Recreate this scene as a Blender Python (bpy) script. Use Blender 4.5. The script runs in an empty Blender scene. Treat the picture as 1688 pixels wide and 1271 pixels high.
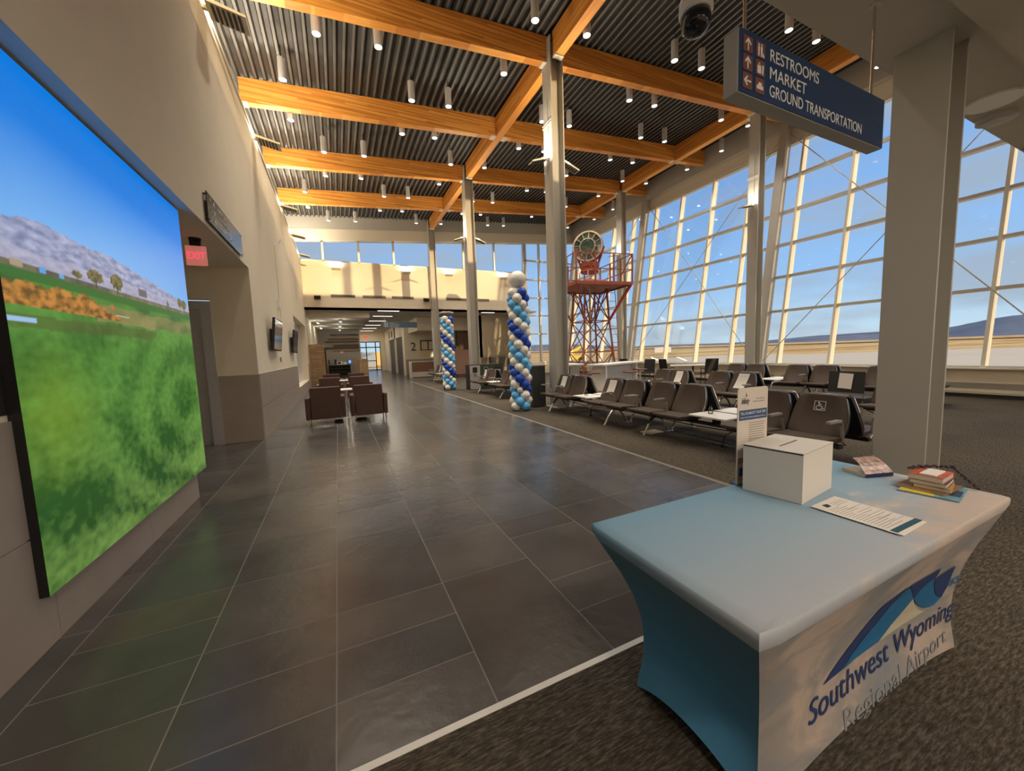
import bpy, bmesh, math, random
from mathutils import Vector, Matrix, Euler, noise as mnoise
random.seed(7)
sc = bpy.context.scene
COL = sc.collection
PI = math.pi
R = math.radians

# ------------------------------------------------------------------ camera
F_PX, YAW, PITCH, ROLL, HCAM = 613.8, R(24.865), R(-5.206), R(-1.9646), 1.5
fwd = Vector((math.sin(YAW)*math.cos(PITCH), math.cos(YAW)*math.cos(PITCH), math.sin(PITCH)))
right0 = Vector((math.cos(YAW), -math.sin(YAW), 0)); up0 = right0.cross(fwd)
right = math.cos(ROLL)*right0 + math.sin(ROLL)*up0
up = -math.sin(ROLL)*right0 + math.cos(ROLL)*up0
cd = bpy.data.cameras.new('camera'); cam = bpy.data.objects.new('camera', cd); COL.objects.link(cam)
cd.sensor_width = 36; cd.sensor_fit = 'HORIZONTAL'; cd.lens = F_PX/1688*36; cd.clip_end = 6000; cd.clip_start = .05
M = Matrix((right, up, -fwd)).transposed().to_4x4(); M.translation = (0, 0, HCAM); cam.matrix_world = M
sc.camera = cam

# ------------------------------------------------------------------ view, world, sun
vs = sc.view_settings
vs.view_transform = 'Standard'; vs.look = 'None'; vs.gamma = 1; vs.exposure = 0.0
try: vs.use_curve_mapping = False
except Exception: pass
PEND_W = 190.0        # pendant spot power
UP_W = 165.0          # wing uplighter power
BACK_W = 46.0  # power of the added fill lights behind the viewer
SKY_S = 1.05
w = bpy.data.worlds.new('sky'); sc.world = w; w.use_nodes = True
nt = w.node_tree; nt.nodes.clear()
def N(t, typ, **k):
    n = t.nodes.new(typ)
    for a, b in k.items(): setattr(n, a, b)
    return n
def ramp(t, stops, interp='LINEAR'):
    n = t.nodes.new('ShaderNodeValToRGB'); cr = n.color_ramp; cr.interpolation = interp
    cr.elements[0].position = stops[0][0]; cr.elements[0].color = (*stops[0][1], 1)
    cr.elements[1].position = stops[-1][0]; cr.elements[1].color = (*stops[-1][1], 1)
    for p, c in stops[1:-1]:
        e = cr.elements.new(p); e.color = (*c, 1)
    return n
tc = N(nt, 'ShaderNodeTexCoord'); sx = N(nt, 'ShaderNodeSeparateXYZ'); nt.links.new(tc.outputs['Generated'], sx.inputs[0])
grad = ramp(nt, [(0, (.62, .76, .84)), (.05, (.52, .72, .90)), (.14, (.34, .58, .92)), (.40, (.20, .43, .88)), (1, (.10, .26, .62))])
nt.links.new(sx.outputs['Z'], grad.inputs[0])
mp = N(nt, 'ShaderNodeMapping'); mp.inputs['Scale'].default_value = (1.0, 1.0, 4.0)
nt.links.new(tc.outputs['Generated'], mp.inputs[0])
cn = N(nt, 'ShaderNodeTexNoise'); cn.inputs['Scale'].default_value = 2.3; cn.inputs['Detail'].default_value = 7; cn.inputs['Roughness'].default_value = .55
nt.links.new(mp.outputs[0], cn.inputs['Vector'])
cr_ = ramp(nt, [(.43, (0, 0, 0)), (.60, (1, 1, 1))]); nt.links.new(cn.outputs['Fac'], cr_.inputs[0])
cm = N(nt, 'ShaderNodeMix', data_type='RGBA'); cm.inputs['B'].default_value = (.40, .47, .56, 1)
mu = N(nt, 'ShaderNodeMath', operation='MULTIPLY'); mu.inputs[1].default_value = .8
nt.links.new(cr_.outputs[0], mu.inputs[0]); nt.links.new(mu.outputs[0], cm.inputs['Factor']); nt.links.new(grad.outputs[0], cm.inputs['A'])
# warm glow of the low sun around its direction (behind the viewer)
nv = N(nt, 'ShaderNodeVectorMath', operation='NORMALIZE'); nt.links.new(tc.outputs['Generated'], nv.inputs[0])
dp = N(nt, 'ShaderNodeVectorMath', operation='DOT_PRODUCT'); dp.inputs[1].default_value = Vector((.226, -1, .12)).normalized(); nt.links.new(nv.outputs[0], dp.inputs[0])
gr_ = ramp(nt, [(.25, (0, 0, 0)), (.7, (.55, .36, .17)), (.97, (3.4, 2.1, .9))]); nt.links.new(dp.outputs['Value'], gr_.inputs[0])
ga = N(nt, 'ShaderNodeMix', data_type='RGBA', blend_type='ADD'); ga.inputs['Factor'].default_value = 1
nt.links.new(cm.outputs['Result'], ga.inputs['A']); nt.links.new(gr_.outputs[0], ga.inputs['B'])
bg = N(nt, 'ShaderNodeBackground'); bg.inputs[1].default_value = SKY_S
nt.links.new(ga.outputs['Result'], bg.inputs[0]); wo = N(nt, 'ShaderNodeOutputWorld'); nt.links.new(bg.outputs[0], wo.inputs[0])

sd = bpy.data.lights.new('low_sun', 'SUN'); so = bpy.data.objects.new('low_sun', sd); COL.objects.link(so)
sd.energy = 3.4; sd.color = (1, .72, .38); sd.angle = R(.6)
so.rotation_euler = Vector((-.226, 1, -.075)).to_track_quat('-Z', 'Y').to_euler(); so.location = (10, -20, 12)

# ------------------------------------------------------------------ materials
def newmat(name):
    m = bpy.data.materials.new(name); m.use_nodes = True
    t = m.node_tree; b = t.nodes['Principled BSDF']
    return m, t, b
def mat(name, col, rough=.6, metal=0, noise=0.0, scale=8, bump=0, bscale=60, emit=None, es=0, spec=None):
    m, t, b = newmat(name)
    b.inputs['Base Color'].default_value = (*col, 1); b.inputs['Roughness'].default_value = rough; b.inputs['Metallic'].default_value = metal
    if spec is not None: b.inputs['Specular IOR Level'].default_value = spec
    tcn = N(t, 'ShaderNodeTexCoord')
    if noise:
        nn = N(t, 'ShaderNodeTexNoise'); nn.inputs['Scale'].default_value = scale; nn.inputs['Detail'].default_value = 4
        t.links.new(tcn.outputs['Object'], nn.inputs['Vector'])
        r = ramp(t, [(.3, tuple(c*(1-noise) for c in col)), (.7, tuple(min(1, c*(1+noise)) for c in col))])
        t.links.new(nn.outputs['Fac'], r.inputs[0]); t.links.new(r.outputs[0], b.inputs['Base Color'])
    if bump:
        nb = N(t, 'ShaderNodeTexNoise'); nb.inputs['Scale'].default_value = bscale; nb.inputs['Detail'].default_value = 3
        t.links.new(tcn.outputs['Object'], nb.inputs['Vector'])
        bp = N(t, 'ShaderNodeBump'); bp.inputs['Strength'].default_value = bump; bp.inputs['Distance'].default_value = .01
        t.links.new(nb.outputs['Fac'], bp.inputs['Height']); t.links.new(bp.outputs[0], b.inputs['Normal'])
    if emit:
        b.inputs['Emission Color'].default_value = (*emit, 1); b.inputs['Emission Strength'].default_value = es
    return m
WALL = mat('warm_white_paint', (.80, .71, .54), .75, noise=.02, scale=2, bump=.06, bscale=300)
WALLB = mat('pale_cream_paint', (.76, .69, .55), .75, noise=.02, scale=2)
CEILP = mat('grey_soffit_paint', (.56, .52, .45), .85, noise=.03, scale=1.5)
WAINS = mat('greige_wall_tile', (.37, .31, .26), .38, noise=.06, scale=3)
STEELP = mat('grey_painted_steel', (.44, .42, .37), .45, noise=.02, scale=3)
ALU = mat('anodized_aluminium', (.58, .56, .50), .4, .2)
ALUW = mat('pale_mullion_paint', (.72, .68, .57), .45)
CHROME = mat('polished_aluminium', (.72, .70, .66), .22, 1.0)
SSTEEL = mat('brushed_stainless', (.60, .60, .61), .32, .5, noise=.05, scale=20)
BLACK = mat('black_plastic', (.012, .012, .013), .45)
BLACKM = mat('matt_black_metal', (.02, .02, .02), .6)
DKGREY = mat('charcoal_cabinet', (.035, .035, .035), .5)
BROWNU = mat('brown_upholstery', (.062, .040, .027), .62, noise=.06, scale=30, bump=.15, bscale=500)
SHELL = mat('black_seat_shell', (.014, .014, .015), .5)
LEATH = mat('chocolate_vinyl', (.075, .034, .024), .5, noise=.05, scale=6)
WHITE = mat('white_laminate', (.78, .76, .71), .4)
PAPER = mat('white_paper', (.80, .76, .70), .7)
CARD = mat('white_cardboard', (.72, .68, .62), .65)
BALW = mat('white_latex', (.86, .84, .78), .35); BALL = mat('light_blue_latex', (.13, .50, .92), .3); BALD = mat('royal_blue_latex', (.010, .07, .50), .28)
RED = mat('orange_red_paint', (.34, .085, .05), .55, noise=.15, scale=9)
WHITEP = mat('weathered_white_paint', (.55, .48, .42), .6)
NAVY = mat('navy_sign_face', (.012, .045, .13), .22, noise=.05, scale=2)
MAROON = mat('maroon_pictogram_tile', (.16, .055, .045), .4)
LETTER = mat('white_lettering', (.75, .73, .70), .5)
DARKTXT = mat('dark_print', (.03, .035, .05), .7)
YELLOW = mat('yellow_paint', (.75, .55, .02), .5)
CREAMB = mat('cream_beam_cap', (.66, .60, .48), .6)
DKBROWN = mat('dark_brown_panel', (.05, .028, .016), .5, noise=.25, scale=5)
STOOLW = mat('red_brown_wood', (.16, .055, .035), .45)
VENT = mat('grey_louvre', (.26, .24, .21), .5)
GREENB = mat('dark_green_bin', (.03, .045, .033), .5)
TAN = mat('tan_reception_panel', (.26, .15, .10), .55, noise=.06)
BLUEB = mat('bright_blue_banner', (.02, .12, .5), .5)

def thinglass(name, tint, rmul=1.0, rough=0.0):
    m, t, b = newmat(name); t.nodes.remove(b)
    o = [n for n in t.nodes if n.type == 'OUTPUT_MATERIAL'][0]
    tr = N(t, 'ShaderNodeBsdfTransparent'); tr.inputs[0].default_value = (*tint, 1)
    gl = N(t, 'ShaderNodeBsdfGlossy'); gl.inputs['Roughness'].default_value = rough
    fr = N(t, 'ShaderNodeFresnel'); fr.inputs[0].default_value = 1.5
    mx = N(t, 'ShaderNodeMixShader'); kk = N(t, 'ShaderNodeMath', operation='MULTIPLY'); kk.inputs[1].default_value = rmul; t.links.new(fr.outputs[0], kk.inputs[0]); t.links.new(kk.outputs[0], mx.inputs[0]); t.links.new(tr.outputs[0], mx.inputs[1]); t.links.new(gl.outputs[0], mx.inputs[2])
    t.links.new(mx.outputs[0], o.inputs[0]); return m
GLASS = thinglass('clear_glazing', (.95, .97, .98), .16)
CUPG = thinglass('clear_plastic', (.85, .88, .86), rough=.05)

def lampmat(name, col, s):
    m, t, b = newmat(name); t.nodes.remove(b); o = [n for n in t.nodes if n.type == 'OUTPUT_MATERIAL'][0]
    e = N(t, 'ShaderNodeEmission'); e.inputs[0].default_value = (*col, 1); e.inputs[1].default_value = s
    t.links.new(e.outputs[0], o.inputs[0]); return m
LAMP = lampmat('lit_lamp_lens', (1, .97, .95), 9)
TROF = lampmat('lit_troffer', (1, .93, .80), 2.6)
EXITM = lampmat('lit_red_exit', (1, .05, .10), 1.6)

def woodmat(name, axis):   # glulam: laminations along the beam
    m, t, b = newmat(name)
    tcn = N(t, 'ShaderNodeTexCoord'); sp = N(t, 'ShaderNodeSeparateXYZ'); t.links.new(tcn.outputs['Object'], sp.inputs[0])
    mpn = N(t, 'ShaderNodeMapping'); s = [14, 14, 14]; s[axis] = .55; mpn.inputs['Scale'].default_value = s
    t.links.new(tcn.outputs['Object'], mpn.inputs[0])
    n1 = N(t, 'ShaderNodeTexNoise'); n1.inputs['Scale'].default_value = 1.6; n1.inputs['Detail'].default_value = 6
    t.links.new(mpn.outputs[0], n1.inputs['Vector'])
    # per lamination tone: white noise of floor(z/0.038) and long pieces
    zf = N(t, 'ShaderNodeMath', operation='MULTIPLY'); zf.inputs[1].default_value = 25; t.links.new(sp.outputs[2], zf.inputs[0])
    zz = N(t, 'ShaderNodeMath', operation='FLOOR'); t.links.new(zf.outputs[0], zz.inputs[0])
    ax = N(t, 'ShaderNodeMath', operation='MULTIPLY'); ax.inputs[1].default_value = .45; t.links.new(sp.outputs[axis], ax.inputs[0])
    of = N(t, 'ShaderNodeMath', operation='MULTIPLY_ADD'); of.inputs[1].default_value = .37; t.links.new(zz.outputs[0], of.inputs[0]); t.links.new(ax.outputs[0], of.inputs[2])
    fl = N(t, 'ShaderNodeMath', operation='FLOOR'); t.links.new(of.outputs[0], fl.inputs[0])
    cb = N(t, 'ShaderNodeCombineXYZ'); t.links.new(zz.outputs[0], cb.inputs[0]); t.links.new(fl.outputs[0], cb.inputs[1])
    wn = N(t, 'ShaderNodeTexWhiteNoise', noise_dimensions='2D'); t.links.new(cb.outputs[0], wn.inputs['Vector'])
    ad = N(t, 'ShaderNodeMath', operation='MULTIPLY_ADD'); ad.inputs[1].default_value = .42; t.links.new(wn.outputs['Value'], ad.inputs[0])
    m2 = N(t, 'ShaderNodeMath', operation='MULTIPLY'); m2.inputs[1].default_value = .62; t.links.new(n1.outputs['Fac'], m2.inputs[0]); t.links.new(m2.outputs[0], ad.inputs[2])
    r = ramp(t, [(.15, (.38, .12, .018)), (.38, (.60, .22, .032)), (.55, (.73, .295, .048)), (.8, (.88, .43, .10))])
    t.links.new(ad.outputs[0], r.inputs[0]); t.links.new(r.outputs[0], b.inputs['Base Color']); b.inputs['Roughness'].default_value = .5
    return m
WOODX = woodmat('glulam_along_x', 0); WOODY = woodmat('glulam_along_y', 1)

def boardmat(name):        # stacked reclaimed timber blocks
    m, t, b = newmat(name)
    tcn = N(t, 'ShaderNodeTexCoord'); mpn = N(t, 'ShaderNodeMapping'); mpn.inputs['Rotation'].default_value = (R(90), 0, 0)
    t.links.new(tcn.outputs['Object'], mpn.inputs[0])
    br = N(t, 'ShaderNodeTexBrick'); br.inputs['Scale'].default_value = 1; br.inputs['Brick Width'].default_value = .5; br.inputs['Row Height'].default_value = .1
    br.inputs['Mortar Size'].default_value = .006; br.inputs['Color1'].default_value = (.42, .27, .13, 1); br.inputs['Color2'].default_value = (.24, .15, .08, 1); br.inputs['Mortar'].default_value = (.08, .05, .03, 1)
    br.inputs['Bias'].default_value = -.2
    t.links.new(mpn.outputs[0], br.inputs['Vector']); t.links.new(br.outputs['Color'], b.inputs['Base Color']); b.inputs['Roughness'].default_value = .7
    return m
BOARD = boardmat('reclaimed_timber_blocks')

def attrmat(name, attr='Col', rough=.5, emit=0, bump=0, bscale=30, metal=0, noise=0):
    m, t, b = newmat(name)
    a = N(t, 'ShaderNodeVertexColor'); a.layer_name = attr
    if emit:
        b.inputs['Base Color'].default_value = (.01, .01, .01, 1)
        t.links.new(a.outputs[0], b.inputs['Emission Color']); b.inputs['Emission Strength'].default_value = emit
        b.inputs['Specular IOR Level'].default_value = .15
    else:
        src = a.outputs[0]
        if noise:
            tcn = N(t, 'ShaderNodeTexCoord'); nn = N(t, 'ShaderNodeTexNoise'); nn.inputs['Scale'].default_value = 2.2; nn.inputs['Detail'].default_value = 6
            t.links.new(tcn.outputs['Object'], nn.inputs['Vector']); rr = ramp(t, [(.3, (1-noise,)*3), (.7, (1+noise,)*3)]); t.links.new(nn.outputs['Fac'], rr.inputs[0])
            mx = N(t, 'ShaderNodeMix', data_type='RGBA', blend_type='MULTIPLY'); mx.inputs['Factor'].default_value = 1
            t.links.new(a.outputs[0], mx.inputs['A']); t.links.new(rr.outputs[0], mx.inputs['B']); src = mx.outputs['Result']
        t.links.new(src, b.inputs['Base Color'])
    b.inputs['Roughness'].default_value = rough; b.inputs['Metallic'].default_value = metal
    if bump:
        tcn = N(t, 'ShaderNodeTexCoord'); nb = N(t, 'ShaderNodeTexNoise'); nb.inputs['Scale'].default_value = bscale; nb.inputs['Detail'].default_value = 5
        t.links.new(tcn.outputs['Object'], nb.inputs['Vector']); bp = N(t, 'ShaderNodeBump'); bp.inputs['Strength'].default_value = bump; bp.inputs['Distance'].default_value = .01
        t.links.new(nb.outputs['Fac'], bp.inputs['Height']); t.links.new(bp.outputs[0], b.inputs['Normal'])
    return m
TILE = attrmat('slate_grey_tile', rough=.23, bump=.28, bscale=14, noise=.22)
GROUT = mat('pale_grout', (.27, .245, .21), .8)
SCREENM = attrmat('led_picture', rough=.3, emit=.85)
ARTM = attrmat('printed_art', rough=.6)

def carpetmat():
    m, t, b = newmat('striated_brown_carpet')
    tcn = N(t, 'ShaderNodeTexCoord'); mpn = N(t, 'ShaderNodeMapping'); mpn.inputs['Scale'].default_value = (16, 95, 1)
    t.links.new(tcn.outputs['Object'], mpn.inputs[0])
    n1 = N(t, 'ShaderNodeTexNoise'); n1.inputs['Scale'].default_value = 1; n1.inputs['Detail'].default_value = 6; n1.inputs['Roughness'].default_value = .75
    t.links.new(mpn.outputs[0], n1.inputs['Vector'])
    n2 = N(t, 'ShaderNodeTexNoise'); n2.inputs['Scale'].default_value = 1.2; n2.inputs['Detail'].default_value = 3
    t.links.new(tcn.outputs['Object'], n2.inputs['Vector'])
    r = ramp(t, [(.32, (.022, .019, .015)), (.5, (.075, .064, .051)), (.68, (.19, .165, .13))])
    t.links.new(n1.outputs['Fac'], r.inputs[0])
    r2 = ramp(t, [(.3, (.85, .85, .85)), (.7, (1.12, 1.08, 1.0))]); t.links.new(n2.outputs['Fac'], r2.inputs[0])
    mx = N(t, 'ShaderNodeMix', data_type='RGBA', blend_type='MULTIPLY'); mx.inputs['Factor'].default_value = 1
    t.links.new(r.outputs[0], mx.inputs['A']); t.links.new(r2.outputs[0], mx.inputs['B']); t.links.new(mx.outputs['Result'], b.inputs['Base Color'])
    b.inputs['Roughness'].default_value = .95; b.inputs['Specular IOR Level'].default_value = .1
    bp = N(t, 'ShaderNodeBump'); bp.inputs['Strength'].default_value = .5; bp.inputs['Distance'].default_value = .008
    t.links.new(n1.outputs['Fac'], bp.inputs['Height']); t.links.new(bp.outputs[0], b.inputs['Normal'])
    return m
CARPET = carpetmat()

def deckmat():
    m, t, b = newmat('dark_acoustic_deck')
    tcn = N(t, 'ShaderNodeTexCoord'); n1 = N(t, 'ShaderNodeTexNoise'); n1.inputs['Scale'].default_value = 2.5; n1.inputs['Detail'].default_value = 4
    t.links.new(tcn.outputs['Object'], n1.inputs['Vector'])
    r = ramp(t, [(.3, (.028, .026, .023)), (.7, (.05, .047, .042))]); t.links.new(n1.outputs['Fac'], r.inputs[0])
    t.links.new(r.outputs[0], b.inputs['Base Color']); b.inputs['Roughness'].default_value = .5
    return m
DECK = deckmat()
DECKR = mat('deck_rib_steel', (.105, .097, .085), .45, noise=.15, scale=1.5)

# ------------------------------------------------------------------ mesh helpers
class MB:
    def __init__(s): s.v = []; s.f = []; s.m = []
    def add(s, vs, fs, m=0):
        o = len(s.v); s.v += [tuple(v) for v in vs]; s.f += [tuple(i+o for i in f) for f in fs]; s.m += [m]*len(fs); return s
    def box(s, x0, x1, y0, y1, z0, z1, m=0):
        v = [(x0,y0,z0),(x1,y0,z0),(x1,y1,z0),(x0,y1,z0),(x0,y0,z1),(x1,y0,z1),(x1,y1,z1),(x0,y1,z1)]
        return s.add(v, [(0,3,2,1),(4,5,6,7),(0,1,5,4),(1,2,6,5),(2,3,7,6),(3,0,4,7)], m)
    def obox(s, c, sx, sy, sz, rot=(0,0,0), m=0):
        Mx = Euler(rot).to_matrix(); v = []
        for z in (-sz/2, sz/2):
            for x, y in ((-sx/2,-sy/2),(sx/2,-sy/2),(sx/2,sy/2),(-sx/2,sy/2)): v.append(Vector(c)+Mx@Vector((x,y,z)))
        return s.add(v, [(0,3,2,1),(4,5,6,7),(0,1,5,4),(1,2,6,5),(2,3,7,6),(3,0,4,7)], m)
    def hexa(s, b4, t4, m=0):
        return s.add(list(b4)+list(t4), [(0,3,2,1),(4,5,6,7),(0,1,5,4),(1,2,6,5),(2,3,7,6),(3,0,4,7)], m)
    def tube(s, path, r, n=8, m=0, cap=True):
        path = [Vector(p) for p in path]; rr = r if isinstance(r, (list, tuple)) else [r]*len(path)
        rings = []; prev = None
        for i, p in enumerate(path):
            d = (path[min(i+1, len(path)-1)]-path[max(i-1, 0)]).normalized()
            a = Vector((0,0,1)) if abs(d.z) < .9 else Vector((1,0,0))
            if prev is not None: a = prev
            u = (a - d*a.dot(d)).normalized(); v = d.cross(u); prev = u
            rings.append([p+(u*math.cos(2*PI*k/n)+v*math.sin(2*PI*k/n))*rr[i] for k in range(n)])
        vs = [q for rg in rings for q in rg]; fs = []
        for i in range(len(rings)-1):
            for k in range(n): fs.append((i*n+k, i*n+(k+1)%n, (i+1)*n+(k+1)%n, (i+1)*n+k))
        if cap: fs.append(tuple(range(n-1, -1, -1))); fs.append(tuple((len(rings)-1)*n+k for k in range(n)))
        return s.add(vs, fs, m)
    def bar(s, p0, p1, a, b=None, m=0):      # rectangular bar
        p0, p1 = Vector(p0), Vector(p1); b = b or a; d = (p1-p0).normalized()
        h = Vector((0,0,1)) if abs(d.z) < .95 else Vector((1,0,0))
        u = d.cross(h).normalized(); v = u.cross(d)
        q = [(-a/2,-b/2),(a/2,-b/2),(a/2,b/2),(-a/2,b/2)]
        return s.add([p0+u*x+v*y for x, y in q]+[p1+u*x+v*y for x, y in q], [(0,3,2,1),(4,5,6,7),(0,1,5,4),(1,2,6,5),(2,3,7,6),(3,0,4,7)], m)
    def lathe(s, prof, c=(0,0,0), n=20, m=0, axis='z'):
        vs = []; fs = []
        for r, z in prof:
            for k in range(n):
                a = 2*PI*k/n; x, y = r*math.cos(a), r*math.sin(a)
                p = {'z': (x, y, z), 'y': (x, z, y), 'x': (z, x, y)}[axis]
                vs.append((c[0]+p[0], c[1]+p[1], c[2]+p[2]))
        for i in range(len(prof)-1):
            for k in range(n): fs.append((i*n+k, i*n+(k+1)%n, (i+1)*n+(k+1)%n, (i+1)*n+k))
        if prof[0][0] > 1e-6: fs.append(tuple(range(n-1,-1,-1)))
        if prof[-1][0] > 1e-6: fs.append(tuple((len(prof)-1)*n+k for k in range(n)))
        return s.add(vs, fs, m)
    def prism(s, poly, t0, t1, fn, m=0, m2=None):   # fn(a,b,t) -> xyz ; m2: material of the t1 cap
        n = len(poly); vs = [fn(a, b, t0) for a, b in poly]+[fn(a, b, t1) for a, b in poly]
        s.add(vs, [tuple(range(n-1,-1,-1))]+[(i, (i+1)%n, n+(i+1)%n, n+i) for i in range(n)], m)
        o = len(s.v)-2*n; s.f.append(tuple(o+n+i for i in range(n))); s.m.append(m if m2 is None else m2); return s
    def build(s, name, mats, parent=None, smooth=False, recalc=True):
        me = bpy.data.meshes.new(name); me.from_pydata(s.v, [], s.f)
        for mm in (mats if isinstance(mats, (list, tuple)) else [mats]): me.materials.append(mm)
        for p, i in zip(me.polygons, s.m): p.material_index = i
        if recalc:
            bm = bmesh.new(); bm.from_mesh(me); bmesh.ops.recalc_face_normals(bm, faces=bm.faces); bm.to_mesh(me); bm.free()
        if smooth:
            for p in me.polygons: p.use_smooth = True
        o = bpy.data.objects.new(name, me); COL.objects.link(o); o.parent = parent
        return o
def rpoly(pts, r, n=4):    # rounded polygon
    out = []; L = len(pts)
    for i in range(L):
        p, a, b = Vector(pts[i]), Vector(pts[i-1]), Vector(pts[(i+1) % L])
        rr = r[i] if isinstance(r, (list, tuple)) else r
        d1, d2 = (a-p).normalized(), (b-p).normalized(); q1, q2 = p+d1*rr, p+d2*rr
        for k in range(n+1):
            t = k/n; out.append(tuple((1-t)**2*q1+2*t*(1-t)*p+t*t*q2))
    return out
def bevel(o, wd=.01, seg=2):
    md = o.modifiers.new('bevel', 'BEVEL'); md.width = wd; md.segments = seg; md.limit_method = 'ANGLE'; md.angle_limit = R(40); return o
def thing(name, label, cat, loc=(0,0,0), rotz=0, group=None):
    o = bpy.data.objects.new(name, None); COL.objects.link(o); o.location = loc; o.rotation_euler = (0,0,rotz)
    o.empty_display_size = .1; o['label'] = label; o['category'] = cat
    if group: o['group'] = group
    return o
def tag(o, label, cat, group=None):
    o['label'] = label; o['category'] = cat
    if group: o['group'] = group
    return o
def struct(o): o['kind'] = 'structure'; return o
def sbox(name, x0, x1, y0, y1, z0, z1, m): return struct(MB().box(x0, x1, y0, y1, z0, z1).build(name, m))
def dup(root, loc, rotz=None, label=None, group=None):
    r = root.copy(); COL.objects.link(r); r.location = loc
    if rotz is not None: r.rotation_euler = (0,0,rotz)
    if label: r['label'] = label
    if group: r['group'] = group
    for ch in list(root.children):
        c = ch.copy(); COL.objects.link(c); c.parent = r
        for g in list(ch.children):
            d = g.copy(); COL.objects.link(d); d.parent = c
    return r
def setcol(me, fn):        # colour attribute per face corner from the vertex position
    ca = me.color_attributes.new('Col', 'FLOAT_COLOR', 'POINT')
    for i, v in enumerate(me.vertices): ca.data[i].color = (*fn(v.co), 1)
def textmesh(body, size, name, material, parent, fn, extr=.0015, shear=0, align='LEFT', space=1.0, wid=None):
    """text as mesh; fn(a, b, t) maps text plane coords (a right, b up, t out) to local xyz"""
    cu = bpy.data.curves.new('txt', 'FONT'); cu.body = body; cu.size = size; cu.extrude = extr; cu.shear = shear; cu.align_x = align; cu.space_character = space
    cu.resolution_u = 4
    o = bpy.data.objects.new('txt', cu); COL.objects.link(o)
    bpy.context.view_layer.update()
    dg = bpy.context.evaluated_depsgraph_get(); me = bpy.data.meshes.new_from_object(o.evaluated_get(dg))
    bpy.data.objects.remove(o)
    xs = [v.co.x for v in me.vertices]; k = 1
    if wid and xs: k = wid/(max(xs)-min(xs))
    x0 = min(xs) if (wid and align == 'LEFT') else 0
    for v in me.vertices: v.co = Vector(fn((v.co.x-x0)*k, v.co.y, v.co.z))
    me.name = name
    bm = bmesh.new(); bm.from_mesh(me); bmesh.ops.recalc_face_normals(bm, faces=bm.faces); bm.to_mesh(me); bm.free()
    me.materials.clear(); me.materials.append(material)
    t = bpy.data.objects.new(name, me); COL.objects.link(t); t.parent = parent; return t
ORD = ['nearest', 'second', 'third', 'fourth', 'fifth', 'sixth', 'seventh', 'eighth', 'ninth', 'tenth', 'eleventh', 'twelfth']

# ================================================================== SHELL
XL, XS = -1.35, -1.515        # left wall plane, recessed screen wall plane
YE = 21.7                     # end wall
def bz(x): return 8.035+.081*x            # underside of the cross beams
def dz(x): return bz(x)+.60               # underside of the deck
# ---- floor: slate tiles laid in running columns of mixed lengths
me_v = []; me_f = []; cols = []
def tile(x0, x1, y0, y1):
    b = len(me_v); g = .0032; c = random.choice([.9, 1.0, 1.05, 1.15, .82]); bl = random.uniform(-.012, .012)
    me_v.extend([(x0+g, y0+g, 0), (x1-g, y0+g, 0), (x1-g, y1-g, 0), (x0+g, y1-g, 0)]); me_f.append((b, b+1, b+2, b+3))
    col = (.088*c+bl*.6, .083*c, .077*c-bl*.3); cols.extend([col]*4)
i = 0; PT = .63
for k in range(-5, 18):
    x0 = -.108+PT*k; x1 = min(x0+PT, 10.2)
    y = 1.374; lim = 44.0
    xa = x0
    seq = random.Random(k*13+5)
    first = {-1: .315, 0: .316, 1: .95}.get(k, seq.choice([.315, .63, .2]))
    while y < lim:
        h = first if y == 1.374 else seq.choice([.63, .63, .315, .315, .945])
        y1 = min(y+h, lim)
        if x0 < 3.65:
            tile(x0, min(x1, 3.70), y, y1)
        elif y >= 22.0: tile(x0, x1, y, y1)
        elif y1 > 22.0: tile(x0, x1, 22.0, y1)
        y = y1
me = bpy.data.meshes.new('floor'); me.from_pydata(me_v, [], me_f)
ca = me.color_attributes.new('Col', 'FLOAT_COLOR', 'POINT')
for k, c in enumerate(cols): ca.data[k].color = (*c, 1)
me.materials.append(TILE)
fo = bpy.data.objects.new('floor', me); COL.objects.link(fo); struct(fo)
# grout bed a hair below the tiles, carpets
bed = MB(); bed.box(-4, 3.705, 1.37, 44, -.06, -.0015); bed.box(3.705, 12, 22.0, 44, -.06, -.0015); struct(bed.build('floor_bed', GROUT))
cp = MB(); cp.box(-4, 16, -7, 1.345, -.06, .004); cp.box(3.712, 14.2, 1.345, 22.0, -.06, .004); struct(cp.build('floor_carpet', CARPET))
sbox('trim_1', -4, 3.712, 1.345, 1.374, -.04, .006, WHITE)
sbox('trim_2', 3.700, 3.712, 1.374, 22.0, -.04, .005, mat('dull_edge_strip', (.30, .27, .23), .5))

# ---- left wall
wl = MB()
wl.box(XL-.4, XL, 8.26, 15.6, 0, 6.4); wl.box(XL-.4, XL, 15.6, 21.1, 0, .45); wl.box(XL-.4, XL, 15.6, 21.1, 3.08, 6.4)
wl.box(XL-.4, XL, 21.1, 23.4, 0, 6.4); wl.box(XL-.4, XL, -3, 8.26, 3.17, 6.4)
wl.box(-3.8, XL-.4, 8.26, 8.46, 2.6, 3.3); wl.box(-1.97, XL-.4, 8.26, 8.46, 0, 2.6); wl.box(-3.8, -3.12, 8.26, 8.46, 0, 2.6)
wl.box(XL-.4, XL, 23.4, 34, 0, 4.1)
struct(wl.build('wall_left', WALL))
wr = MB(); wr.box(-2.0, XS, -3, 5.15, 0, 3.17); wr.box(-3.8, -2.0, 4.95, 5.15, 0, 3.17); wr.box(-3.9, -3.7, 5.15, 8.26, 0, 3.17)
struct(wr.build('wall_recess', WALL))
sbox('ceiling_alcove', -3.9, XL-.4, 5.15, 8.26, 3.17, 3.3, WALL)
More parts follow.
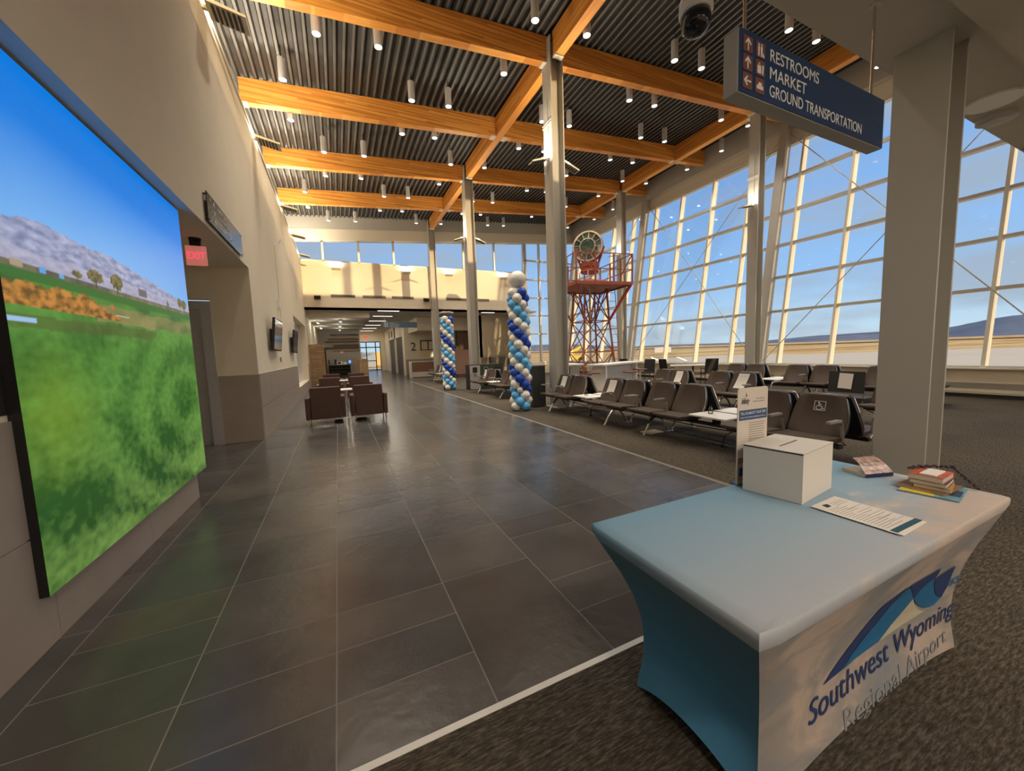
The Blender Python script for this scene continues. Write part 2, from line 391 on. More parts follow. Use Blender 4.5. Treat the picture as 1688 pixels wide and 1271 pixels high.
up_ = MB(); up_.hexa([(-2.1,-5,6.4),(-1.95,-5,6.4),(-1.95,YE,6.4),(-2.1,YE,6.4)], [(-2.1,-5,8.5),(-1.95,-5,8.5),(-1.95,YE,8.5),(-2.1,YE,8.5)]); up_.box(-2.1, XL-.4, -3, YE, 6.3, 6.4)
struct(up_.build('wall_upper_left', STEELP))
sbox('trim_3', XL-.42, XL+.03, -3, YE, 6.4, 6.46, CREAMB)
# wainscot tile with joints
def wains(name, segs, zt=1.24):
    b = MB()
    for (ax, c, a0, a1, sgn) in segs:
        n = max(1, round((a1-a0)/1.2)); st = (a1-a0)/n
        for q in range(n):
            for (z0, z1) in ((0, .615), (.62, zt)):
                if ax == 'x': b.box(min(c, c+.012*sgn), max(c, c+.012*sgn), a0+q*st+.002, a0+(q+1)*st-.002, z0+.002, z1-.002)
                else: b.box(a0+q*st+.002, a0+(q+1)*st-.002, min(c, c+.012*sgn), max(c, c+.012*sgn), z0+.002, z1-.002)
    o = struct(b.build(name, WAINS)); return o
wains('trim_4', [('x', XS, -2.9, 5.15, 1)]); wains('trim_5', [('x', XL, 8.26, 15.6, 1), ('y', 8.26, -1.96, -1.35, -1), ('x', XL, 21.1, 30, 1)])
wb_ = MB(); wb_.box(XL, XL+.012, 15.6, 21.1, 0, .44); struct(wb_.build('trim_6', WAINS))
sbox('trim_7', XL, XL+.016, 8.24, 15.6, 1.24, 1.25, ALU)
# window with vertical white panels in the left wall
wn = struct(MB().box(XL-.38, XL-.34, 15.6, 21.1, .45, 3.08).build('window_1', mat('frosted_pane', (.55, .56, .55), .2)))
fr = MB()
for y in (15.65, 16.75, 17.85, 18.95, 20.0, 21.05): fr.box(XL-.34, XL-.26, y-.05, y+.05, .45, 3.08)
fr.box(XL-.34, XL-.26, 15.6, 21.1, .45, .52); fr.box(XL-.34, XL-.26, 15.6, 21.1, 3.0, 3.08)
fr.build('window_frame', WHITE, wn)
# elevator door in the alcove
el = struct(MB().box(-2.98, -2.12, 8.33, 8.36, 0, 2.42).build('door_1', SSTEEL))
fb = MB(); fb.box(-2.12, -1.97, 8.245, 8.40, 0, 2.56); fb.box(-3.12, -2.98, 8.245, 8.40, 0, 2.56); fb.box(-2.98, -2.12, 8.245, 8.40, 2.42, 2.56); fb.build('door_frame', SSTEEL, el)
MB().box(-2.556, -2.552, 8.322, 8.331, 0, 2.42).build('door_seam', BLACK, el)

# ---- end wall with clerestory
we = MB(); we.box(XL, 11.3, YE, YE+.4, 4.0, 6.43); struct(we.build('wall_end', WALLB))
def hz(x): return 7.50+.076*x       # head of the clerestory
def strip(name, x0, x1, y0, y1, lo, hi, m):
    return struct(MB().hexa([(x0,y0,lo(x0)),(x1,y0,lo(x1)),(x1,y1,lo(x1)),(x0,y1,lo(x0))], [(x0,y0,hi(x0)),(x1,y0,hi(x1)),(x1,y1,hi(x1)),(x0,y1,hi(x0))]).build(name, m))
strip('trim_8', XL-.5, 15.2, YE, YE+.3, hz, lambda x: hz(x)+.55, CREAMB)
strip('wall_end_top', XL-.7, 15.4, YE+.02, YE+.25, lambda x: hz(x)+.55, lambda x: dz(x)+.1, STEELP)
wnd = strip('window_2', XL-.6, 11.3, YE+.15, YE+.16, lambda x: 6.43, hz, GLASS)
fr = MB()
for x in (-.33, 1.39, 3.18, 7.2, 9.18, 11.2): fr.box(x-.05, x+.05, YE+.08, YE+.22, 6.43, hz(x))
fr.box(XL-.6, 11.3, YE+.08, YE+.22, 6.43, 6.49); fr.box(XL-.6, 11.3, YE+.02, YE+.3, 6.40, 6.43)
fr.hexa([(XL-.6,YE+.08,hz(XL-.6)-.06),(11.3,YE+.08,hz(11.3)-.06),(11.3,YE+.22,hz(11.3)-.06),(XL-.6,YE+.22,hz(XL-.6)-.06)], [(XL-.6,YE+.08,hz(XL-.6)),(11.3,YE+.08,hz(11.3)),(11.3,YE+.22,hz(11.3)),(XL-.6,YE+.22,hz(XL-.6))])
fr.build('window_frame', ALU, wnd)
# full height end glazing right of the wall
LEAN = .155
def gx(z): return 13.95+(z-.735)*LEAN
wnd = struct(MB().hexa([(11.3,YE+.15,.74),(gx(.74),YE+.15,.74),(gx(.74),YE+.16,.74),(11.3,YE+.16,.74)], [(11.3,YE+.15,8.4),(gx(8.4),YE+.15,8.5),(gx(8.4),YE+.16,8.5),(11.3,YE+.16,8.4)]).build('window_3', GLASS))
fr = MB()
for x in (11.35, 12.35, 13.35): fr.box(x-.05, x+.05, YE+.06, YE+.24, .74, 8.4)
for z in (.74, 2.6, 3.8, 4.94, 6.1, 7.3): fr.box(11.3, gx(z), YE+.06, YE+.24, z-.04, z+.04)
fr.build('window_frame', ALU, wnd)
sbox('wall_end_sill', 11.3, 14.1, YE, YE+.3, 0, .74, WALL)

# ---- right glass wall
TZ = [.735, 2.6, 3.8, 4.94, 6.1, 7.3, 8.5]
MY = [-2.9, -1.3, .1, 1.7, 3.3, 4.85, 6.4, 7.9, 9.7, 11.3, 12.95, 14.5, 16.1, 17.7, 19.3, 20.9]
Y0G, Y1G = -3.2, YE+.1
wnd = struct(MB().hexa([(gx(.735)+.06,Y0G,.735),(gx(.735)+.068,Y0G,.735),(gx(.735)+.068,Y1G,.735),(gx(.735)+.06,Y1G,.735)],
    [(gx(8.5)+.06,Y0G,8.5),(gx(8.5)+.068,Y0G,8.5),(gx(8.5)+.068,Y1G,8.5),(gx(8.5)+.06,Y1G,8.5)]).build('window_4', GLASS))
for y in MY:
    b = MB(); z0, z1 = .735, 8.55
    b.hexa([(gx(z0)-.08,y-.035,z0),(gx(z0)+.14,y-.035,z0),(gx(z0)+.14,y+.035,z0),(gx(z0)-.08,y+.035,z0)], [(gx(z1)-.08,y-.035,z1),(gx(z1)+.14,y-.035,z1),(gx(z1)+.14,y+.035,z1),(gx(z1)-.08,y+.035,z1)])
    b.build('mullion', ALUW, wnd)
for z in TZ:
    b = MB(); b.box(gx(z)-.07, gx(z)+.13, Y0G, Y1G, z-.04, z+.04); b.build('transom', ALU, wnd)
# head band, upstand wall, sill, grilles
strip2 = MB(); strip2.hexa([(gx(8.5)-.1,Y0G,8.54),(gx(8.5)+.3,Y0G,8.54),(gx(8.5)+.3,Y1G,8.54),(gx(8.5)-.1,Y1G,8.54)], [(gx(8.9)-.1,Y0G,9.0),(gx(8.9)+.3,Y0G,9.0),(gx(8.9)+.3,Y1G,9.0),(gx(8.9)-.1,Y1G,9.0)])
struct(strip2.build('trim_9', CREAMB))
sh = MB(); sh.hexa([(gx(9)-.35,Y0G,9.0),(gx(9)+.3,Y0G,9.0),(gx(9)+.3,Y1G,9.0),(gx(9)-.35,Y1G,9.0)], [(gx(9)-.35,Y0G,9.9),(gx(9)+.3,Y0G,9.9),(gx(9)+.3,Y1G,9.9),(gx(9)-.35,Y1G,9.9)])
struct(sh.build('wall_right_top', STEELP))
sbox('wall_right', 13.95, 14.15, Y0G, YE, .10, .70, WALL)
sbox('trim_10', 13.80, 14.2, Y0G, YE, .70, .735, WALLB)
sbox('baseboard_right', 13.97, 14.1, Y0G, YE, 0, .10, BLACKM)
def grille(y0, y1):
    b = MB(); b.box(13.935, 13.95, y0, y1, .14, .42); g = struct(b.build('trim_11', WALLB))
    c = MB()
    for k in range(5): c.box(13.925, 13.94, y0+.06, y1-.12, .235+k*.028, .25+k*.028)
    c.build('grille', VENT, g)
for k in range(8): grille(-.2+k*2.72, 2.45+k*2.72)

# ---- roof deck: ribbed, sloping up to the right, ribs along y
d = MB(); x = -2.2; P = .20
while x < 15.9:
    xa, xb, xc, xd = x, x+.055, x+.085, x+P-.03; D = .085
    d.add([(xa,-5,dz(xa)),(xb,-5,dz(xb)),(xc,-5,dz(xc)+D),(xd,-5,dz(xd)+D),(x+P,-5,dz(x+P)),(xa,YE+.3,dz(xa)),(xb,YE+.3,dz(xb)),(xc,YE+.3,dz(xc)+D),(xd,YE+.3,dz(xd)+D),(x+P,YE+.3,dz(x+P))],
          [(0,1,6,5)], 1)
    o = len(d.v)-10
    for q in ((1,2,7,6),(2,3,8,7),(3,4,9,8)): d.f.append(tuple(o+i for i in q)); d.m.append(0)
    x += P
struct(d.build('ceiling', [DECK, DECKR], recalc=False))
rt = MB(); rt.hexa([(-2.3,-5,dz(-2.3)+.1),(16,-5,dz(16)+.1),(16,YE+.4,dz(16)+.1),(-2.3,YE+.4,dz(-2.3)+.1)], [(-2.3,-5,dz(-2.3)+.3),(16,-5,dz(16)+.3),(16,YE+.4,dz(16)+.3),(-2.3,YE+.4,dz(-2.3)+.3)])
struct(rt.build('ceiling_roof', DECK))

# ---- low block over the viewer with painted soffit
bl = MB(); bl.box(-1.33, 14.4, 1.40, 2.03, 4.2, 6.2); bl.box(-1.33, 14.4, -6, 1.40, 4.14, 6.2)
struct(bl.build('ceiling_soffit', CEILP))
for k, (x, y) in enumerate(((.3, -1.6), (3.0, -1.6), (5.8, -1.6), (9.0, -1.6), (.3, -4.2), (3.0, -4.2), (5.8, -4.2), (9.0, -4.2))):  # unseen ceiling lights added as warm fill for the foreground
    o = thing('added_fill_light', 'unseen square fill light added to the low ceiling behind the viewer', 'ceiling light', (x, y, 4.14), 0, 'added fill lights behind the viewer')
    MB().box(-.3, .3, -.3, .3, -.012, 0).build('light_frame', WHITE, o); MB().box(-.26, .26, -.26, .26, -.016, -.012).build('diffuser', TROF, o)
    ld = bpy.data.lights.new('fill_glow', 'AREA'); ld.size = .5; ld.energy = BACK_W; ld.color = (1, .84, .68)
    lo = bpy.data.objects.new('lamp_light', ld); COL.objects.link(lo); lo.parent = o; lo.location = (0, 0, -.03)
sbox('wall_back', -1.8, 14.4, -6.2, -6, 0, 6.2, WALL)

# ---- columns: wide flange steel sections, flanges facing x
def hcol(name, x, y, top, label, flw=.385, dep=.36, zb=0, leanto=None):
    o = thing(name, label, 'column', (x, y, zb), 0, 'steel columns')
    b = MB(); t = .028
    b.box(-dep/2, -dep/2+t, -flw/2, flw/2, 0, top); b.box(dep/2-t, dep/2, -flw/2, flw/2, 0, top)
    b.box(-dep/2+t, dep/2-t, -.011, .011, 0, top); b.build('wide_flange_shaft', STEELP, o)
    MB().box(-.27, .27, -.27, .27, 0, .025).build('base_plate', STEELP, o)
    return o
CX, CX2 = 5.25, 13.25
CY = [1.71, 8.35, 15.0, 21.55]
CLAB = ['broad grey steel column rising beside the blue draped table', 'grey steel column behind the near balloon column', 'grey steel column behind the recycling bins', 'grey steel column half inside the yellow-lit far wall']
for y, l in zip(CY, CLAB): hcol('steel_column', CX, y, bz(CX)+.5, l)
CLAB2 = ['', 'grey steel column before the window wall, nearest one there', 'grey steel column standing behind the red beacon tower', 'grey steel column in the far glazed corner']
for y, l in list(zip(CY, CLAB2))[1:]: hcol('steel_column', CX2, y, bz(CX2)+.05, l, .34, .34)
# leaning structural members carrying the glass wall
for y, l in ((1.75, 'leaning grey steel member at the right edge of the window wall'), (8.45, 'leaning grey steel member just right of the near window column'), (15.1, 'leaning grey steel member of the window wall beyond the beacon tower'), (21.3, 'leaning grey steel member in the far corner of the window wall')):
    b = MB(); z0, z1 = .735, 9.2
    b.hexa([(gx(z0)-.38,y-.14,0.0),(gx(z0)-.10,y-.14,0.0),(gx(z0)-.10,y+.14,0.0),(gx(z0)-.38,y+.14,0.0)], [(gx(z1)-.38,y-.14,z1),(gx(z1)-.10,y-.14,z1),(gx(z1)-.10,y+.14,z1),(gx(z1)-.38,y+.14,z1)])
    tag(b.build('leaning_column', STEELP), l, 'column', 'leaning window wall columns')
# tension rods crossing behind the glass
def brace(p0, p1, label):
    o = tag(MB().tube([p0, p1], .014, 6).build('brace_rod', STEELP), label, 'rod', 'diagonal brace rods')
    return o
for (a, b_) in ((1.9, 8.3), (8.6, 15.0), (15.2, 21.2)):
    l = {1.9: 'nearest bay', 8.6: 'middle bay', 15.2: 'farthest bay'}[a]
    brace((gx(.8)-.2, b_, .85), (gx(8.8)-.2, a, 8.8), 'thin steel brace rod falling away from the viewer across the %s of glass' % l)
    brace((gx(.8)-.23, a, .85), (gx(8.8)-.23, b_, 8.8), 'thin steel brace rod rising away from the viewer across the %s of glass' % l)

# ---- glulam roof frame
def beamx(y, x0, x1, label, name='timber_cross_beam'):
    b = MB(); wdt = .2
    b.hexa([(x0,y-wdt/2,bz(x0)),(x1,y-wdt/2,bz(x1)),(x1,y+wdt/2,bz(x1)),(x0,y+wdt/2,bz(x0))], [(x0,y-wdt/2,dz(x0)-.02),(x1,y-wdt/2,dz(x1)-.02),(x1,y+wdt/2,dz(x1)-.02),(x0,y+wdt/2,dz(x0)-.02)])
    o = tag(b.build(name, WOODX), label, 'beam', 'orange timber cross beams')
    for e, s in ((x0, 1), (x1, -1)):
        c = MB()
        a, e2 = (e, e+.16*s) if s > 0 else (e-.16, e)
        c.hexa([(a,y-.115,bz(a)-.02),(e2,y-.115,bz(e2)-.02),(e2,y+.115,bz(e2)-.02),(a,y+.115,bz(a)-.02)], [(a,y-.115,bz(a)+.015),(e2,y-.115,bz(e2)+.015),(e2,y+.115,bz(e2)+.015),(a,y+.115,bz(a)+.015)])
        c.build('beam_seat', CREAMB, o)
BY = [1.71, 5.03, 8.42, 11.75, 15.07, 18.38]
for i, y in enumerate(BY):
    l = ORD[i]
    beamx(y, -1.75, CX-.12, '%s orange timber cross beam in the left bay, counted from the viewer' % l)
    beamx(y, CX+.12, CX2-.12, '%s orange timber cross beam in the middle bay, counted from the viewer' % l)
    beamx(y, CX2+.12, 15.35, 'short orange timber beam stub by the window wall, %s from the viewer' % l, 'timber_beam_stub')
def girder(x, y0, y1, label):
    b = MB(); b.box(x-.11, x+.11, y0, y1, bz(x)-.01, dz(x-.11)-.02)
    o = tag(b.build('timber_girder', WOODY), label, 'beam', 'long timber girders')
    MB().box(x-.12, x+.12, y0, y0+.14, bz(x)-.03, bz(x)+.02).build('beam_seat', CREAMB, o); MB().box(x-.12, x+.12, y1-.14, y1, bz(x)-.03, bz(x)+.02).build('beam_seat', CREAMB, o)
gl_ = ['at the near end', 'in the middle', 'at the far end']
ys = [1.9, 8.35, 15.0, 21.5]
for i in range(3):
    girder(CX, ys[i]+.21, ys[i+1]-.21, 'orange timber girder on the inner column line, %s of the hall' % gl_[i])
    girder(CX2, ys[i]+.21, ys[i+1]-.21, 'orange timber girder on the window column line, %s of the hall' % gl_[i])

# ================================================================== FAR ROOMS beyond the end wall
fc = MB(); fc.box(XL, 12, YE+.0, 41.2, 4.0, 4.1); struct(fc.build('ceiling_back', CEILP))
sbox('ceiling_cafe', XL, 1.78, 23.2, 34, 3.75, 3.99, CEILP)
sbox('trim_12', XL, 1.8, 22.9, 23.2, 3.70, 3.99, WALLB)
sbox('wall_cafe', XL, 1.78, 34, 34.2, 0, 4.0, mat('mushroom_paint', (.36, .32, .28), .7))
sbox('wall_cafe_side', 1.70, 1.80, 34.2, 41, 0, 4.0, WALL)
cw = MB(); cw.box(1.8, 2.1, 41, 41.2, 0, 4); cw.box(4.1, 4.6, 41, 41.2, 0, 4); cw.box(2.1, 4.1, 41, 41.2, 3.0, 4); struct(cw.build('wall_corridor_end', WALL))
dr = struct(MB().box(2.1, 4.1, 41.09, 41.10, 0, 3.0).build('door_2', GLASS))
fb = MB()
for x in (2.12, 2.72, 3.62, 4.08): fb.box(x-.045, x+.045, 41.03, 41.15, 0, 3.0)
for z in (.1, 2.42, 2.97): fb.box(2.1, 4.1, 41.03, 41.15, z-.05, z+.05)
fb.box(2.72, 3.62, 41.03, 41.15, 1.0, 1.08); fb.build('door_frame', BLACKM, dr)
cr2 = MB(); cr2.box(4.55, 4.75, 28.6, 29.5, 0, 4); cr2.box(4.55, 4.75, 33.2, 33.7, 0, 4); cr2.box(4.55, 4.75, 37.5, 41, 0, 4); cr2.box(4.55, 4.75, 29.5, 37.5, 2.93, 4)
struct(cr2.build('wall_corridor_right', WALL))
for k, (a, b) in enumerate(((29.5, 33.2), (33.7, 37.5))):
    o = struct(MB().box(4.66, 4.72, a, b, 0, 2.93).build('door_%d' % (3+k), DKBROWN))
    MB().box(4.60, 4.66, a, a+.09, 0, 2.93).build('door_jamb', ALU, o)
wg = MB(); wg.box(4.75, 8.8, 28.6, 28.8, 0, 4); wg.box(8.8, 9.0, 24, 28.6, 0, 4); wg.box(8.8, 11.3, 24, 24.2, 0, 4); wg.box(11.3, 11.5, YE, 24.2, 0, 4.0)
struct(wg.build('wall_gate', WALLB))
wains('trim_13', [('y', 28.6, 4.6, 8.8, -1), ('y', 24, 8.8, 11.3, -1), ('x', 8.8, 24.1, 28.5, -1)], 1.18)
sbox('ceiling_gate_bulkhead', 4.9, 8.8, 25.2, 28.6, 3.1, 3.98, WALLB)
# brown framed gate opening
o = struct(MB().box(7.75, 8.79, 26.0, 26.1, .0, 3.08).build('door_5', mat('brown_gate_panel', (.20, .115, .085), .5, noise=.1)))
MB().box(7.74, 7.84, 25.95, 26.0, 0, 3.08).build('door_jamb', DKBROWN, o)
o = struct(MB().box(5.65, 7.4, 28.55, 28.58, 1.28, 2.55).build('window_5', mat('painted_reflection_pane', (.72, .62, .45), .25)))  # bright sunlit reflection painted in as the pane's warm pale colour
fb = MB()
for x in (5.75, 6.3, 7.4): fb.box(x-.04, x+.04, 28.5, 28.6, 1.85, 2.55)
fb.box(5.7, 7.45, 28.5, 28.6, 1.82, 1.88); fb.box(5.7, 7.45, 28.5, 28.6, 2.5, 2.58); fb.build('window_frame', DKBROWN, o)
# gate number
g2 = thing('gate_number', 'large black number 2 on the pale gate wall', 'sign', (4.98, 28.58, 1.82))
textmesh('2', .88, 'digit', DARKTXT, g2, lambda a, b, t: (a, -.01-t, b), .008)
# restroom symbols beside the corridor
rs = thing('gate_symbol_sign', 'pair of round black symbols above the dark corridor doors', 'sign', (4.53, 36.0, 3.4))
for k, ch in enumerate('01'):
    MB().lathe([(0, 0), (.27, 0), (.27, .03), (0, .03)], (-.02, .62-k*1.5, 0), 20, axis='x').build('disc', BLACK, rs)
    textmesh(ch, .42, 'digit', LETTER, rs, lambda a, b, t, kk=k: (-.03-t, .74-kk*1.5-a, b-.14), .003)
# troffers
for k, (y, zt) in enumerate(((21.95, 4.0), (24.9, 4), (28.3, 4), (32.1, 4), (35.6, 4), (39.3, 4))):
    o = thing('ceiling_light', '%s linear ceiling light of the corridor, counted from the viewer' % ORD[k], 'ceiling light', (2.75, y, 4.0), 0, 'linear corridor ceiling lights')
    MB().box(-.6, .6, -.13, .13, -.012, 0).build('light_frame', WHITE, o); MB().box(-.57, .57, -.11, .11, -.018, -.012).build('diffuser', TROF, o)
    ld = bpy.data.lights.new('corridor_glow', 'AREA'); ld.shape = 'RECTANGLE'; ld.size = 1.1; ld.size_y = .2; ld.energy = 26; ld.color = (1, .9, .75)
    lo = bpy.data.objects.new('lamp_light', ld); COL.objects.link(lo); lo.parent = o; lo.location = (0, 0, -.03)
o = thing('ceiling_light', 'linear ceiling light right of the middle column, over the gate', 'ceiling light', (8.75, 22.1, 4.0))
MB().box(-.45, .45, -.13, .13, -.012, 0).build('light_frame', WHITE, o); MB().box(-.42, .42, -.11, .11, -.018, -.012).build('diffuser', TROF, o)
for k, (x, y) in enumerate(((-.93, 25.6), (.3, 24.4), (.3, 28.2), (-.93, 30.0), (.3, 32.0))):
    lab = ['front left', 'front right', 'middle right', 'rear left', 'rear right'][k]
    o = thing('downlight', '%s cylinder downlight on the snack corner ceiling' % lab, 'ceiling light', (x, y, 3.75), 0, 'snack corner downlights')
    MB().lathe([(.09, 0), (.09, -.16), (.0, -.16)], n=14).build('housing', WHITE, o); MB().lathe([(.075, -.165), (0, -.165)], n=14).build('lens', LAMP, o)
    ld = bpy.data.lights.new('cafe_spot', 'POINT'); ld.energy = 14; ld.color = (1, .9, .75); ld.shadow_soft_size = .08
    lo = bpy.data.objects.new('lamp_light', ld); COL.objects.link(lo); lo.parent = o; lo.location = (0, 0, -.26)
# exit sign at the corridor end
o = thing('exit_sign', 'small red exit sign on the corridor end wall above the glass door', 'exit sign', (2.75, 40.98, 3.5))
MB().box(-.22, .22, -.05, 0, -.14, .14).build('sign_body', mat('pink_sign_glass', (.7, .2, .2), .3, emit=(1, .12, .12), es=.5), o)
textmesh('EXIT', .2, 'lettering', RED, o, lambda a, b, t: (a-.2, -.055-t, b-.07), .003)
# hanging directional sign far
def arrow_poly(s):
    return [(-.06*s,-.42*s),(.06*s,-.42*s),(.06*s,.18*s),(.28*s,-.04*s),(.36*s,.06*s),(0,.44*s),(-.36*s,.06*s),(-.28*s,-.04*s),(-.06*s,.18*s)]
o = thing('hanging_sign', 'far blue-grey hanging directional sign over the corridor mouth', 'sign', (3.65, 24.0, 3.38))
MB().prism(rpoly([(-1.02,-.17),(1.02,-.17),(1.02,.17),(-1.02,.17)], .03), -.05, .05, lambda a, b, t: (a, t, b)).build('sign_panel', mat('slate_blue_sign', (.10, .19, .30), .35), o)
for k in range(3): textmesh(['GATES 1-2', 'RESTROOMS', 'BAG CLAIM'][k], .10, 'lettering', LETTER, o, lambda a, b, t, kk=k: (a-.62, -.055-t, b+.05-.1*kk), .002)
ar = MB()
for r_ in range(3): ar.box(-.94, -.87, -.056, -.05, -.13+r_*.1, -.06+r_*.1); ar.box(-.82, -.75, -.056, -.05, -.13+r_*.1, -.06+r_*.1)
ar.build('pictograms', LETTER, o)
for x in (-.9, .82): MB().tube([(x, 0, .17), (x, 0, .62)], .012, 6).build('hanger_rod', ALU, o)
# timber clad pillar & screens of the snack corner
o = tag(MB().box(-1.34, -.62, 22.2, 22.75, 0, 2.22).build('timber_block_pillar', BOARD), 'tall pillar clad in tan timber blocks left of the snack counter', 'pillar')
MB().box(-.62, -.55, 22.3, 22.7, 0, 2.05).build('edge_board', DKBROWN, o)
o = tag(MB().box(1.05, 1.52, 22.3, 22.8, 0, 1.38).build('timber_block_pillar', BOARD), 'short tan timber block pillar beside the corridor', 'pillar')
for x in (.86, .95): MB().box(x, x+.05, 22.3, 22.75, 0, 1.39).build('edge_board', mat('tan_edge', (.33, .2, .1), .6), o)
sl = thing('timber_slat_artwork', 'staggered horizontal timber slats on the snack corner wall', 'wall art', (0, 33.96, 0))
for k, (a, z) in enumerate(((-.43, 3.34), (-.3, 3.16), (-.62, 2.98), (-.84, 2.78), (-.40, 2.62), (-.27, 2.45), (-.84, 2.27), (-.26, 2.1))):
    MB().box(a, 1.70, -.06, 0, z-.055, z+.055).build('slat', [DKBROWN, BOARD, DKBROWN][k % 3], sl)
o = thing('snack_counter', 'black snack counter with shelves between the timber pillars', 'counter', (.1, 33.2, 0))
MB().box(-.85, .85, -.3, .5, .88, .93).build('countertop', mat('stone_top', (.22, .21, .18), .35), o)
b = MB(); b.box(-.8, .8, -.2, .5, 0, .08); b.box(-.8, -.76, -.25, .5, 0, .88); b.box(.76, .8, -.25, .5, 0, .88); b.box(-.8, .8, .42, .5, 0, .88); b.build('cabinet_body', BLACK, o)
for z in (.3, .58): MB().box(-.76, .76, -.22, .42, z, z+.03).build('shelf', mat('dark_shelf', (.03, .045, .05), .4), o)
def small(name, label, cat, x, y, z, w, dp, h, m, extra=None):
    o = tag(MB().prism(rpoly([(-w/2, 0), (w/2, 0), (w/2, h), (-w/2, h)], min(w, h)*.12, 3), -dp/2, dp/2, lambda a, b, t: (a+x, y+t, b+z)).build(name, m), label, cat); return o
small('microwave', 'white microwave in the middle of the snack counter', 'microwave', .12, 33.2, .93, .42, .35, .26, WHITE)
mo = bpy.data.objects['microwave']; MB().box(-.03, .2, 33.015, 33.03, .98, 1.14).build('microwave_door', BLACK, mo)
small('coffee_machine', 'tall black coffee machine on the snack counter', 'coffee machine', -.18, 33.2, .93, .16, .3, .42, BLACK)
bo = small('green_bottle', 'dark green bottle at the left end of the snack counter', 'bottle', -.65, 33.2, .93, .12, .12, .40, GREENB)
small('white_toaster', 'small rounded white appliance right of the microwave', 'toaster', .52, 33.2, .93, .26, .2, .2, WHITE)
ps = small('card_reader', 'blue tablet screen on the right of the snack counter', 'screen', .86, 33.15, .93, .32, .06, .36, BLUEB)
MB().box(.78, .96, 33.1, 33.118, 1.0, 1.26).build('screen_face', lampmat('tablet_glow', (.35, .6, 1), .8), ps)
small('wall_notice', 'small white notice on the wall above the microwave', 'notice', .35, 33.98, 1.85, .25, .02, .17, PAPER)
# reception style gate desk
o = thing('gate_desk', 'brown fronted gate desk with white edges under the number 2', 'desk', (4.25, 25.0, 0))
MB().box(.0, 2.2, -.3, .3, 1.02, 1.07).build('desk_top', WHITE, o); MB().box(.08, 2.1, -.25, -.22, .38, 1.02).build('front_panel', TAN, o); MB().box(.08, 2.1, -.24, .2, .05, .38).build('plinth', WHITE, o)
MB().box(0, .08, -.3, .3, 0, 1.02).build('end_panel', WHITE, o)
o = tag(MB().box(6.6, 8.0, 22.6, 22.7, .2, 1.72).build('privacy_screen', TAN), 'brown partition panel behind the recycling bins', 'partition')
MB().box(6.6, 6.64, 22.58, 22.72, 0, 1.74).build('panel_post', DKBROWN, o); MB().box(7.96, 8.0, 22.58, 22.72, 0, 1.74).build('panel_post', DKBROWN, o)
o = tag(MB().box(9.1, 11.2, 23.1, 23.12, .5, 1.35).build('glass_screen', CUPG), 'low clear glass screen beside the gate wall', 'partition')
MB().box(9.1, 9.25, 23.07, 23.15, 0, 1.2).build('screen_post', DKBROWN, o)
o = tag(MB().box(10.95, 11.25, YE-.03, YE+.02, 1.2, 4.02).build('blue_banner', BLUEB), 'narrow bright blue banner behind the near balloon column', 'banner')
# end wall equipment
for k, (a, b_) in enumerate(((-.1, 1.07), (1.43, 2.62), (2.94, 4.13), (6.0, 8.7))):
    o = tag(MB().box(a, b_, YE-.02, YE, 4.63, 4.77).build('wall_vent', VENT), '%s slot vent in the yellow-lit end wall, counted from the left' % ORD[k].replace('nearest', 'first'), 'vent', 'slot vents')
    c = MB(); [c.box(a+.02, b_-.02, YE-.03, YE-.02, 4.655+q*.03, 4.665+q*.03) for q in range(4)]; c.build('louvre', DKGREY, o)
for k, (x, z) in enumerate(((-.72, 4.58), (4.80, 4.60))):
    o = tag(MB().obox((x, YE-.13, z), .30, .2, .17, (R(18), 0, 0)).build('wall_speaker', BLACK), ['small black loudspeaker at the left end of the end wall', 'small black loudspeaker beside the far column on the end wall'][k], 'speaker')
    MB().box(x-.02, x+.02, YE-.06, YE, z-.02, z+.02).build('bracket', BLACK, o)
o = tag(MB().lathe([(0, 0), (.05, 0), (.05, .03), (0, .03)], (5.55, YE-.03, 4.25), 14, axis='y').build('smoke_sensor', WHITE), 'small round sensor low on the end wall', 'sensor')

# ================================================================== FIXTURES
pm = {}
def pendant_parts(o):
    MB().tube([(0, 0, -.02), (0, 0, .28)], .008, 6).build('stem', BLACKM, o)
    MB().lathe([(0, -.0), (.085, 0), (.085, -.46), (.076, -.46), (.076, -.44)], n=18).build('housing', mat('silver_grey_can', (.50, .49, .47), .4), o, smooth=False)
    MB().lathe([(.076, -.445), (0, -.445)], n=18).build('lens', LAMP, o)
    ld = bpy.data.lights.new('pendant_beam', 'SPOT'); ld.energy = PEND_W; ld.spot_size = R(95); ld.spot_blend = .8; ld.color = (1, .90, .76); ld.shadow_soft_size = .07
    lo = bpy.data.objects.new('lamp_light', ld); COL.objects.link(lo); lo.parent = o; lo.location = (0, 0, -.47)
A_ = [.06, 1.24, 4.17, 5.47, 8.15, 9.12, 12.1, 13.5]; B_ = [-.7, 2.22, 3.21, 6.14, 7.13, 10.1, 11.23, 14.3]
ROWS = [(4.1, B_), (5.7, B_), (7.25, A_), (8.85, A_), (10.42, B_), (12.03, B_), (13.6, A_), (15.3, A_), (16.85, B_), (18.5, B_), (20.1, A_)]
pr = None
for ri, (y, xs) in enumerate(ROWS):
    for xi, x in enumerate(xs):
        if y < 7 and x < 3: continue
        if abs(x-CX) < .3 and abs(y-8.85) < .1: x = 5.52
        lb = 'grey cylinder pendant light, %s from the left in the %s row across the roof' % (ORD[xi].replace('nearest', 'first'), ORD[ri])
        loc = (x, y, bz(x)+.365)
        if pr is None:
            pr = thing('pendant_light', lb, 'pendant light', loc, 0, 'cylinder pendants under the roof deck'); pendant_parts(pr)
        else: dup(pr, loc, None, lb)
